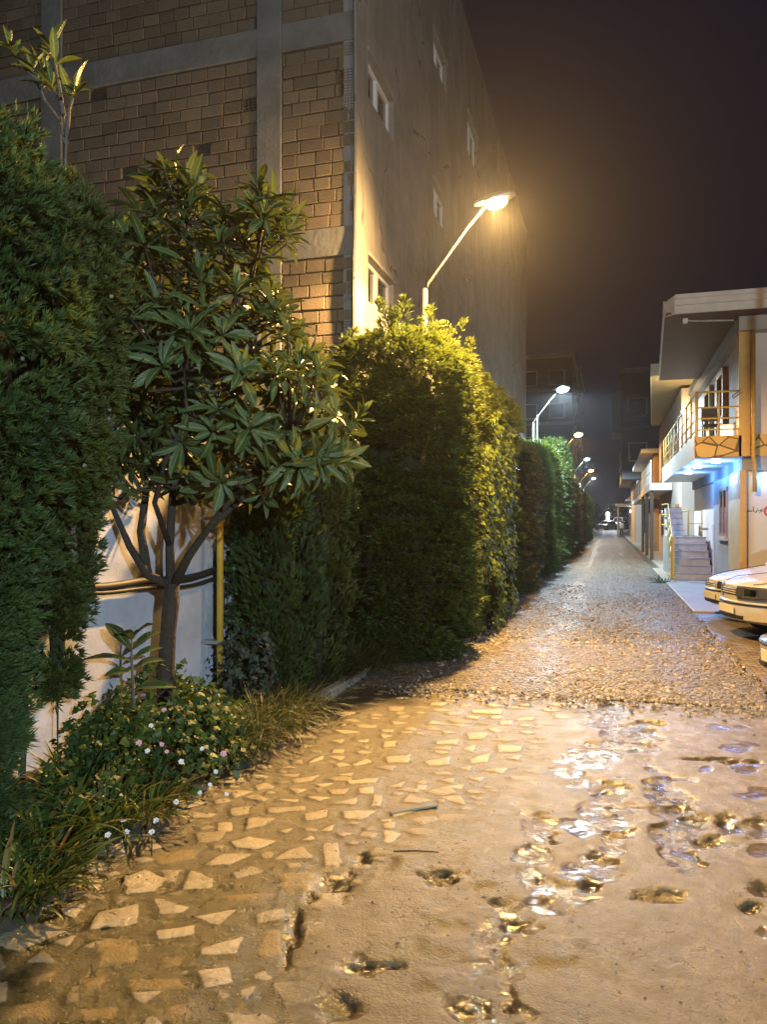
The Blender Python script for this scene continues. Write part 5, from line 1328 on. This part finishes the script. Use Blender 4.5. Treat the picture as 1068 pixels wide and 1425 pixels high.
# ---- following houses on the right
def house(name, lab, x, y0, y1, z, wall, extra=None):
    h = thing(name, lab, 'house', (x, y0, 0)); MB().box(0, 7, 0, y1 - y0, 0, z).build('wall', wall, h); return h
M['orange_wall'] = mat('orange_render', (.50, .30, .12), .8, 0, .25, 1.2, .2)
M['olive_soffit'] = mat('olive_soffit', (.36, .29, .15), .7, 0, .2, 1.5, .1)
h2 = house('house_with_gallery', 'second house past the stairs with a deep lit soffit and porch posts', 2.55, 30, 43, 6.5, M['stucco'])
plan('soffit', M['olive_soffit'], [(1.42, 27.8), (9.5, 27.8), (9.5, 41.2), (2.10, 41.2)], 6.62, 6.70, 2.55, 30, h2)
plan('roof', M['concrete'], [(1.44, 27.82), (9.5, 27.82), (9.5, 43), (2.16, 43)], 6.705, 6.95, 2.55, 30, h2)
mb = MB(); mb.prism([(-1.18, -2.2, 6.58), (-.49, 11.3, 6.58), (-.49, 11.3, 7.0), (-1.18, -2.2, 7.0)], (.04, 0, 0)); mb.prism([(-1.18, -2.26, 6.60), (7, -2.26, 6.60), (7, -2.26, 7.0), (-1.18, -2.26, 7.0)], (0, .05, 0)); mb.build('fascia', M['white_rail'], h2)
MB().box(-.9, -.02, 4, 13.2, 2.95, 3.25).build('balcony', M['white_rail'], h2)
mb = MB()
for k in range(8): mb.tube([(-.85, 4.1 + k * 1.28, 3.251), (-.85, 4.1 + k * 1.28, 4.2)], .03, 6)
mb.tube([(-.85, 4.1, 4.2), (-.85, 13.1, 4.2)], .03, 6); mb.tube([(-.85, 4.1, 3.75), (-.85, 13.1, 3.75)], .02, 6)
mb.build('railing', M['white_rail'], h2)
for y in (4.2, 8.6, 13.0): MB().box(-.88, -.74, y, y + .14, 0, 2.949).build('post', M['brown_post'], h2)
for y in (.9, 5.5, 9.3):
    f = MB().box(-.04, .02, y, y + 1.4, .9, 2.3).build('window', M['wood_door'], h2); MB().box(-.055, -.041, y + .1, y + 1.3, 1.0, 2.2).build('pane', M['glass_far'], f)
    f = MB().box(-.04, .02, y, y + 1.2, 3.5, 5.4).build('window', M['wood_door'], h2); MB().box(-.055, -.041, y + .1, y + 1.1, 3.6, 5.3).build('pane', M['glass_far'], f)
f = MB().box(.5, 1.5, -.05, .02, 3.6, 5.3).build('window', M['wood_door'], h2); MB().box(.6, 1.4, -.06, -.051, 3.7, 5.2).build('pane', M['glass_far'], f)
wl = thing('wall_lamp', 'bright warm wall lamp glowing behind the gallery rail', 'lamp', atY(953, 573, 29.85))
MB().sphere((0, 0, 0), .10, 12, 8).build('globe', led_warm, wl, smooth=True); MB().tube([(0, .05, .03), (0, .15, .05)], .02, 6).build('bracket', M['galv'], wl)
point(atY(953, 573, 29.6), (1, .7, .35), 45)
so = thing('soffit_lamp', 'small square warm light in the soffit of the second house', 'lamp', (2.05, 28.4, 6.60))
MB().box(-.14, .14, -.14, .14, -.03, .015).build('diffuser', emit('soft_warm_diffuser', (1, .72, .34), 5), so); MB().box(-.17, .17, -.17, .17, -.012, .018).build('rim', M['white_rail'], so)
point((2.05, 28.4, 6.35), (1, .68, .3), 40)
h3 = house('orange_house', 'orange rendered low house beyond the porch posts, tan base course', 2.42, 45, 61, 5.4, M['orange_wall'])
MB().box(-.06, .0, -.05, 16, 0, .55).build('plinth', M['ochre'], h3); MB().box(-.7, 7, -.4, 16.2, 5.42, 5.65).build('roof', M['white_rail'], h3)
MB().box(-.75, -.01, -.3, 15, 2.9, 3.15).build('balcony', M['white_rail'], h3)
mb = MB()
for k in range(7): mb.tube([(-.7, -.2 + k * 2.5, 3.151), (-.7, -.2 + k * 2.5, 4.0)], .03, 6)
mb.tube([(-.7, -.2, 4.0), (-.7, 14.8, 4.0)], .03, 6); mb.build('railing', M['brown_post'], h3)
for y in (2, 6.5, 11):
    f = MB().box(-.04, .02, y, y + 1.5, .9, 2.3).build('window', M['brown_post'], h3); MB().box(-.055, -.041, y + .1, y + 1.4, 1.0, 2.2).build('pane', M['glass_far'], f)
    f = MB().box(-.04, .02, y, y + 1.5, 3.4, 4.9).build('window', M['brown_post'], h3); MB().box(-.055, -.041, y + .1, y + 1.4, 3.5, 4.8).build('pane', M['glass_far'], f)
h4 = thing('tall_dark_building', 'tall dark building with jutting upper floors beyond the near houses', 'building', (2.1, 64, 0))
dk = mat('dark_facade', (.15, .15, .16), .85, 0, .35, .6, .2)
MB().box(0, 8, 0, 16, 0, 5.0).build('wall', M['stucco'], h4); MB().box(-1.1, 8, -.3, 16, 5.01, 13.4).build('upper_floors', dk, h4)
MB().box(-1.25, 8, -.45, 16.1, 13.41, 13.75).build('roof', M['concrete'], h4); MB().box(-1.3, 8, -.5, -.301, 8.9, 9.2).build('floor_band', M['concrete'], h4)
MB().box(-1.9, -1.101, 1, 7, 8.9, 12.2).build('bay', dk, h4)
for zz in (6.4, 9.9):
    for xw in (-.6, 2.0): 
        f = MB().box(xw, xw + 1.4, -.36, -.301, zz, zz + 1.5).build('window', M['white_frame'], h4); MB().box(xw + .1, xw + 1.3, -.375, -.361, zz + .1, zz + 1.4).build('pane', M['glass_far'], f)
    for yw in (8.5, 12):
        f = MB().box(-1.15, -1.101, yw, yw + 1.5, zz, zz + 1.5).build('window', M['white_frame'], h4); MB().box(-1.165, -1.151, yw + .1, yw + 1.4, zz + .1, zz + 1.4).build('pane', M['glass_far'], f)
h5 = house('canopy_house', 'small far house with a pitched top and a flat canopy over the lane edge', 2.3, 86, 99, 4.0, M['orange_wall'])
MB().box(-1.6, .2, -.6, 4, 3.35, 3.6).build('canopy', M['white_rail'], h5); MB().tube([(-1.35, -.3, 0), (-1.35, -.3, 3.349)], .09, 8).build('post', M['ochre'], h5)
MB().prism([(-.6, -.3, 4.01), (7, -.3, 4.01), (3.2, -.3, 7.2)], (0, 13.3, 0)).build('roof', M['white_rail'], h5)
f = MB().box(1.0, 2.2, -.05, .02, 1.0, 2.4).build('window', M['white_frame'], h5); MB().box(1.1, 2.1, -.065, -.051, 1.1, 2.3).build('pane', M['glass_far'], f)
fw = thing('wall_lamp', 'cold white lamp glowing beneath the far canopy', 'lamp', at(880, 711.5, 84)); MB().sphere((0, 0, 0), .2, 10, 7).build('globe', led_white, fw, smooth=True)
MB().tube([(0, .1, .1), (.3, 2.2, .2)], .04, 6).build('bracket', M['galv'], fw)
point(at(880, 711.5, 83), (.7, .9, 1), 260, .2)
gt = thing('dark_gate', 'dark closed metal gate leaf standing out beside the far orange wall', 'gate', at(887, 747, 81) * 1.0)
gt.location.z = 0.03
MB().box(-.34, .34, -.05, .05, .06, 1.95).build('leaf_panel', mat('dark_metal', (.03, .03, .035), .5, .3), gt, bevel=.01); mb = MB()
for sx in (-.37, .37): mb.box(sx - .04, sx + .04, -.05, .05, 0, 2.05)
mb.build('frame', M['brown_post'], gt)
pl = thing('gate_pillar', 'white pillar with a lit globe lamp at the end of the lane', 'pillar', (0, 0, 0)); pp = at(846.5, 727, 118); pl.location = (pp.x, pp.y, gz(pp.y))
MB().box(-.28, .28, -.28, .28, 0, 2.05).build('shaft', M['white_panel'], pl, bevel=.02); MB().box(-.36, .36, -.36, .36, 2.051, 2.15).build('cap', M['white_panel'], pl)
MB().sphere((0, 0, 2.38), .22, 12, 8).build('globe', emit('pillar_globe', (.92, .85, 1.0), 18), pl, smooth=True)
point((pp.x + .3, pp.y - 3.2, gz(pp.y) + 2.9), (.85, .92, 1), 1500, .2)  # added light set ahead of the globe to brighten the parked cars
# ------------------------------------------------------------------ cars
def paint(name, col, metal=.12):
    m, nt, b = new_mat(name)
    v = obj_vec(nt); b.inputs['Metallic'].default_value = metal
    nt.links.new(mixc(nt, ramp(nt, tex_noise(nt, v, 2.5, 5), .45, .75), col, tuple(c * .8 for c in col)), b.inputs['Base Color'])
    b.inputs['Roughness'].default_value = .42; b.inputs['Coat Weight'].default_value = .7; b.inputs['Coat Roughness'].default_value = .06
    return m
M['tyre'] = mat('tyre_rubber', (.018, .018, .018), .8, 0, .2); M['rim'] = mat('wheel_rim', (.45, .45, .45), .35, .8, .2)
M['bumper_strip'] = mat('black_trim', (.02, .02, .022), .5, 0, .2, 6, .05); M['chrome'] = mat('chrome', (.75, .75, .75), .12, 1, .05, 3, 0)
M['head_glass'] = mat('headlamp_glass', (.50, .52, .54), .10, .85, .55, 9, .10, 16); M['lens_dark'] = glass_mat('smoked_lens', (.06, .06, .07), .08); M['lens_amber'] = glass_mat('amber_lens', (.55, .20, .03), .12)
M['plate'] = mat('number_plate_white', (.75, .74, .70), .4, 0, .08, 3, 0)
def lerp_t(t, tab): return float(np.interp(t, [a for a, _ in tab], [b for _, b in tab]))
def make_car(name, lab, loc, heading, col, Lc=4.4, hood=.90, nose=.74, roof=1.42, wd=.85, suv=False, group='parked cars', steel=False):
    """car with its nose at the local origin, pointing to -X; heading = direction of travel in degrees"""
    t = thing(name, lab, 'car', loc, math.radians(heading) + PI, group)
    pm = paint('car_paint', col)
    FR = .40                                             # how far the nose is rounded in plan
    def xf(y): return FR * (abs(y) / wd) ** 2.6          # front outline
    def half(s): return wd * min(1.0, (max(s, .001) / FR) ** (1 / 2.6)) * lerp_t(s, [(0, 1), (Lc * .5, 1), (Lc - .5, .97), (Lc, .84)])
    ztop = [(0, nose - .05), (.06, nose), (.35, nose + .06), (1.15, hood), (1.3, hood + .02), (Lc - .9, hood + .06), (Lc - .1, hood), (Lc, hood - .1)]
    S = [.004, .02, .05, .10, .18, .30, .48, .75, 1.05, 1.25, 1.6, 2.1, 2.7, 3.3, Lc - .6, Lc - .25, Lc - .06, Lc]
    v, f = [], []; K = 13
    for s in S:
        w_ = half(s); zt = lerp_t(s, ztop); zb = .20 + .06 * max(0, 1 - s / .3) + .1 * max(0, (s - Lc + .4) / .4)
        sec = [(0, zb), (w_ * .8, zb), (w_ * .97, zb + .10), (w_, .50), (w_ * .985, zt - .16), (w_ * .93, zt - .035), (w_ * .55, zt + .01)]
        full = sec + [(-y, z) for y, z in reversed(sec[1:])] 
        full.insert(len(sec), (0, zt + .018))
        for y, z in full: v.append((s, y, z))
    K = len(v) // len(S)
    f = [(i*K+k, (i+1)*K+k, (i+1)*K+(k+1)%K, i*K+(k+1)%K) for i in range(len(S)-1) for k in range(K)]
    f += [tuple(range(K)), tuple(reversed(range((len(S)-1)*K, len(S)*K)))]
    body = mesh_obj('body', v, f, pm, t, smooth=True)
    md = body.modifiers.new('sub', 'SUBSURF'); md.levels = 2; md.render_levels = 2
    def wrap(y0, y1, z0, z1, off, nm, m, thick=.02, n=12, slope=0.0, zf=None):
        """band that follows the front outline from y0 to y1 (|y| beyond the nose corner runs back along the side)"""
        mb = MB(); pr = []
        for i in range(n + 1):
            y = y0 + (y1 - y0) * i / n; ay = abs(y); sg = 1 if y >= 0 else -1
            if ay <= wd * .96: x, yy_ = xf(ay), y
            else: x, yy_ = xf(wd * .96) + (ay - wd * .96), sg * min(wd, wd * .96 + (ay - wd * .96) * .12)
            e = .02; ya = max(0, min(wd * .96, ay)); dxy = 2.6 * FR * (ya / wd) ** 1.6 / wd
            nx, ny = (-1.0, dxy * sg) if ay <= wd * .96 else (-.15, sg * 1.0)
            l = math.hypot(nx, ny); nx /= l; ny /= l
            za, zb_ = (z0, z1) if zf is None else zf(i / n)
            pr.append([(x + nx * off, yy_ + ny * off, za), (x + nx * (off + thick), yy_ + ny * (off + thick), za + .012), (x + nx * (off + thick) + slope * .3, yy_ + ny * (off + thick), zb_ - .012), (x + nx * off + slope, yy_ + ny * off, zb_)])
        b_ = 0
        for q in pr: mb.v += q
        for i in range(n):
            for k in range(4):
                k2 = (k + 1) % 4; mb.f.append((i*4+k, i*4+k2, (i+1)*4+k2, (i+1)*4+k))
        mb.f.append((0, 1, 2, 3)); mb.f.append((n*4+3, n*4+2, n*4+1, n*4))
        return mb.build(nm, m, t, smooth=False, bevel=.004)
    bm_ = M['chrome'] if steel else pm
    wrap(-1.45, 1.45, .27, .53, -.004 if not steel else .02, 'front_bumper', bm_, .035 if not steel else .07, 40)
    wrap(-1.40, 1.40, .47, .515, .0 if not steel else .02, 'bumper_trim', M['bumper_strip'], .042 if not steel else .078, 40)
    wrap(-.40, .40, .285, .34, .032 if not steel else .09, 'lower_intake', M['bumper_strip'], .006, 14)
    for sg in (-1, 1):
        hl = wrap(sg * .25, sg * .83, nose - .19, nose - .025, -.004, 'headlight', M['head_glass'], .022, 12, .03)
        wrap(sg * .60, sg * .80, nose - .175, nose - .04, .0185, 'lens_dark_end', M['lens_dark'], .004, 8, .02).parent = hl
        wrap(sg * .40, sg * .57, nose - .165, nose - .05, .0185, 'reflector', M['chrome'], .004, 8, .02).parent = hl
        wrap(sg * .25, sg * .83, nose - .205, nose - .193, -.003, 'lamp_gap', M['bumper_strip'], .022, 12).parent = hl
        wrap(sg * .84, sg * 1.02, nose - .185, nose - .035, -.002, 'turn_signal', M['lens_amber'] if not suv else M['lens_dark'], .018, 6, .02)
    wrap(-.23, .23, nose - .16, nose - .05, -.004, 'grille', M['bumper_strip'], .014, 10, .02)
    for k in range(3): wrap(-.225, .225, nose - .145 + .03 * k, nose - .127 + .03 * k, .009, 'grille_slat', pm, .008, 10)
    MB().box(-.046 if not steel else -.104, -.040 if not steel else -.096, -.26, .26, .35, .455).build('number_plate', M['plate'], t, bevel=.003)
    for sg in (-1, 1): MB().tube([(s_, sg * half(s_) * .80, lerp_t(s_, ztop) - .016 + .006 * s_) for s_ in np.linspace(.14, 1.12, 14)], .005, 5).build('bonnet_gap', M['bumper_strip'], t)
    # cabin
    cz0 = hood - .01; a, b_ = 1.15, (Lc - .85 if not suv else Lc - .2)
    ring = lambda z, x0, x1, w_: [(x0, -w_ * .86, z), (x0 + .12, -w_ * .98, z), ((x0 + x1) / 2, -w_, z), (x1 - .15, -w_ * .97, z), (x1, -w_ * .84, z), (x1, w_ * .84, z), (x1 - .15, w_ * .97, z), ((x0 + x1) / 2, w_, z), (x0 + .12, w_ * .98, z), (x0, w_ * .86, z)]
    r0 = ring(cz0, a, b_, wd * .95); r1 = ring(roof - .09, a + .72, b_ - (.45 if not suv else .15), wd * .76); r2 = ring(roof, a + .95, b_ - (.65 if not suv else .25), wd * .62)
    n = len(r0)
    mesh_obj('windows', r0 + r1, [(k, (k+1)%n, n+(k+1)%n, n+k) for k in range(n)], M['glass'], t, smooth=False)
    mesh_obj('roof', r1 + r2, [(k, (k+1)%n, n+(k+1)%n, n+k) for k in range(n)] + [tuple(range(n, 2*n))], pm, t, smooth=True)
    mb = MB()
    for k in (0, 3, 4, 5, 6, 9): mb.bar(Vector(r0[k]) + Vector((0, 0, -.01)), r1[k], .055)
    mid0 = [(r0[2][0], r0[2][1], r0[2][2]), (r0[7][0], r0[7][1], r0[7][2])]
    for q, r in zip(mid0, (r1[2], r1[7])): mb.bar(q, r, .05)
    mb.build('pillars', pm, t, bevel=.01)
    mb = MB().bar((a + .02, -.2, cz0 + .03), (a + .22, .5, cz0 + .06), .018); mb.bar((a + .02, .3, cz0 + .03), (a + .2, -.35, cz0 + .07), .018); mb.build('wiper', M['bumper_strip'], t)
    for sg in (-1, 1):
        MB().sphere((a + .42, sg * (wd + .06), cz0 + .10), .09, 12, 8, (.6, .9, .65)).build('mirror', pm, t, smooth=True)
        MB().box(.9, Lc - .6, sg * wd - .012, sg * wd + .012, .47, .53).build('side_trim', M['bumper_strip'], t, bevel=.005)
        MB().box(2.0, 2.14, sg * wd - .015, sg * wd + .03, .74, .77).build('door_handle', M['bumper_strip'], t, bevel=.006)
        MB().box(Lc - .04, Lc + .02, sg * .62 - .15, sg * .62 + .15, hood - .26, hood - .10).build('tail_light', M['lens_amber'], t, bevel=.01)
        for x in (.82, Lc - .88):
            w_ = MB(); q = []
            for rad, yy_ in ((.30, -.09), (.315, -.06), (.315, .06), (.30, .09)):
                q.append((rad, yy_))
            n_ = 24; vv = []
            for rad, yy_ in q:
                for k in range(n_): vv.append((x + rad * math.cos(2*PI*k/n_), sg * (wd - .085) + yy_, .315 + rad * math.sin(2*PI*k/n_)))
            ff = [(i*n_+k, i*n_+(k+1)%n_, (i+1)*n_+(k+1)%n_, (i+1)*n_+k) for i in range(3) for k in range(n_)] + [tuple(range(n_)), tuple(range(3*n_, 4*n_))]
            wh = mesh_obj('wheel', vv, ff, M['tyre'], t)
            rm = MB()
            for k in range(5):
                a_ = 2*PI*k/5; rm.bar((x, sg * (wd + .012), .315), (x + .19*math.cos(a_), sg * (wd + .012), .315 + .19*math.sin(a_)), .05, .02)
            rm.tube([(x + .20*math.cos(g_), sg * (wd + .01), .315 + .20*math.sin(g_)) for g_ in np.linspace(0, 2*PI, 25)], .016, 6)
            rm.build('rim', M['rim'], wh)
            ar = MB(); ar.tube([(x + .36*math.cos(g_), sg * (wd + .002), .33 + .36*math.sin(g_)) for g_ in np.linspace(-.1, PI + .1, 17)], .022, 6); ar.build('arch', M['bumper_strip'], wh)
    return t
make_car('parked_car', 'silver saloon parked nose out beside the cobbles, second from the camera', (1.62, 11.70, 0), 193, (.52, .52, .52), hood=.90, nose=.76)
make_car('parked_car', 'cream white saloon parked farthest in, with low sloping bonnet', (1.64, 13.75, 0), 192, (.68, .66, .62), hood=.88, nose=.68)
make_car('parked_car', 'pale car nearest the camera with grey steel bumper, cut by the right picture edge', (1.50, 7.45, 0), 196, (.58, .55, .52), hood=.92, nose=.80, steel=True)
p = at(833, 727, 112); make_car('parked_car', 'small white saloon at the end of the lane, partly behind the hedge', (p.x, p.y, gz(p.y)), 235, (.72, .74, .74), group='cars at the lane end')
p = at(857, 727, 116); make_car('parked_car', 'white off-road car facing up the lane beside the lit pillar', (p.x, p.y, gz(p.y)), 255, (.72, .74, .74), Lc=4.6, hood=1.08, nose=.95, roof=1.80, wd=.92, suv=True, group='cars at the lane end')

# ------------------------------------------------------------------ person walking away down the lane
def skin_body(name, pts, edges, radii, m, parent=None, sub=2):
    me = bpy.data.meshes.new(name); me.from_pydata(pts, edges, []); o = bpy.data.objects.new(name, me); me.materials.append(m); link(o, parent)
    sk = o.modifiers.new('skin', 'SKIN'); sk.use_smooth_shade = True
    for i, r in enumerate(radii): me.skin_vertices[0].data[i].radius = (r, r) if not isinstance(r, tuple) else r
    me.skin_vertices[0].data[0].use_root = True
    sb_ = o.modifiers.new('sub', 'SUBSURF'); sb_.levels = sub; sb_.render_levels = sub
    return o
pq = at(866, 727, 83.5)
pr = thing('person', 'person in pale top and dark trousers walking down the lane with a dark bag', 'person', (pq.x, pq.y, .02))
J = {'pel': (0,0,.92), 'sp': (0,.01,1.12), 'ch': (0,.02,1.30), 'nk': (0,.03,1.46), 'hd': (0,.05,1.55), 'ht': (0,.05,1.66),
     'sl': (-.17,.02,1.39), 'el': (-.23,-.05,1.12), 'wl': (-.24,.04,.88), 'fl': (-.24,.06,.80), 'sr': (.17,.02,1.39), 'er': (.23,.03,1.12), 'wr': (.26,.06,.88), 'fr': (.26,.07,.80),
     'hl': (-.09,0,.88), 'kl': (-.10,.10,.49), 'al': (-.10,.04,.09), 'tl': (-.11,.20,.04), 'hr': (.09,0,.88), 'kr': (.10,.02,.49), 'ar': (.10,-.16,.12), 'tr': (.11,-.06,.04)}
R_ = dict(pel=(.15,.11), sp=(.14,.10), ch=(.16,.11), nk=.06, hd=.085, ht=.075, sl=.065, el=.048, wl=.034, fl=.035, sr=.065, er=.048, wr=.034, fr=.035, hl=.095, kl=.065, al=.042, tl=.035, hr=.095, kr=.065, ar=.042, tr=.035)
ks = list(J); E_ = [('pel','sp'),('sp','ch'),('ch','nk'),('nk','hd'),('hd','ht'),('ch','sl'),('sl','el'),('el','wl'),('wl','fl'),('ch','sr'),('sr','er'),('er','wr'),('wr','fr'),('pel','hl'),('hl','kl'),('kl','al'),('al','tl'),('pel','hr'),('hr','kr'),('kr','ar'),('ar','tr')]
bodym, nt_, b_ = new_mat('clothes_and_skin')
v_ = nt_.nodes.new('ShaderNodeTexCoord'); sx_ = nt_.nodes.new('ShaderNodeSeparateXYZ'); nt_.links.new(v_.outputs['Object'], sx_.inputs[0])
cc = mixc(nt_, ramp(nt_, sx_.outputs[2], .905, .915), (.02, .02, .028), (.48, .46, .44)); cc = mixc(nt_, ramp(nt_, sx_.outputs[2], 1.46, 1.47), cc, (.30, .19, .14)); nt_.links.new(cc, b_.inputs['Base Color']); b_.inputs['Roughness'].default_value = .8
skin_body('body', [J[k] for k in ks], [(ks.index(a), ks.index(c)) for a, c in E_], [R_[k] for k in ks], bodym, pr)
MB().sphere((0, .035, 1.63), .105, 14, 10, (1, 1.05, 1.1)).build('hair', mat('dark_hair', (.02, .015, .012), .7), pr, smooth=True)
bg_ = thing('shoulder_bag', 'dark bag carried at the right side of the walking person', 'bag', (pq.x + .34, pq.y + .06, .78))
MB().box(-.08, .10, -.17, .17, 0, .40).build('pouch', mat('dark_cloth', (.02, .02, .025), .8), bg_, bevel=.05); MB().tube([(.0, -.12, .38), (-.08, -.05, .62), (-.08, .05, .62), (.0, .12, .38)], .014, 6).build('strap', M['bumper_strip'], bg_)

# ------------------------------------------------------------------ damp night air
def haze(density):
    m = bpy.data.materials.new('night_air'); m.use_nodes = True; nt = m.node_tree
    nt.nodes.remove(nt.nodes['Principled BSDF'])
    v = nt.nodes.new('ShaderNodeVolumePrincipled'); v.inputs['Color'].default_value = (.92, .92, .95, 1); v.inputs['Density'].default_value = density; v.inputs['Anisotropy'].default_value = .72
    nt.links.new(v.outputs[0], nt.nodes['Material Output'].inputs['Volume'])
    o = MB().box(-60, 60, -40, 230, -1.1, 21).build('haze', m); o['kind'] = 'stuff'; tag(o, 'thin damp night air glowing round the street lamps', 'haze')
HAZE = .0005
if HAZE: haze(HAZE)
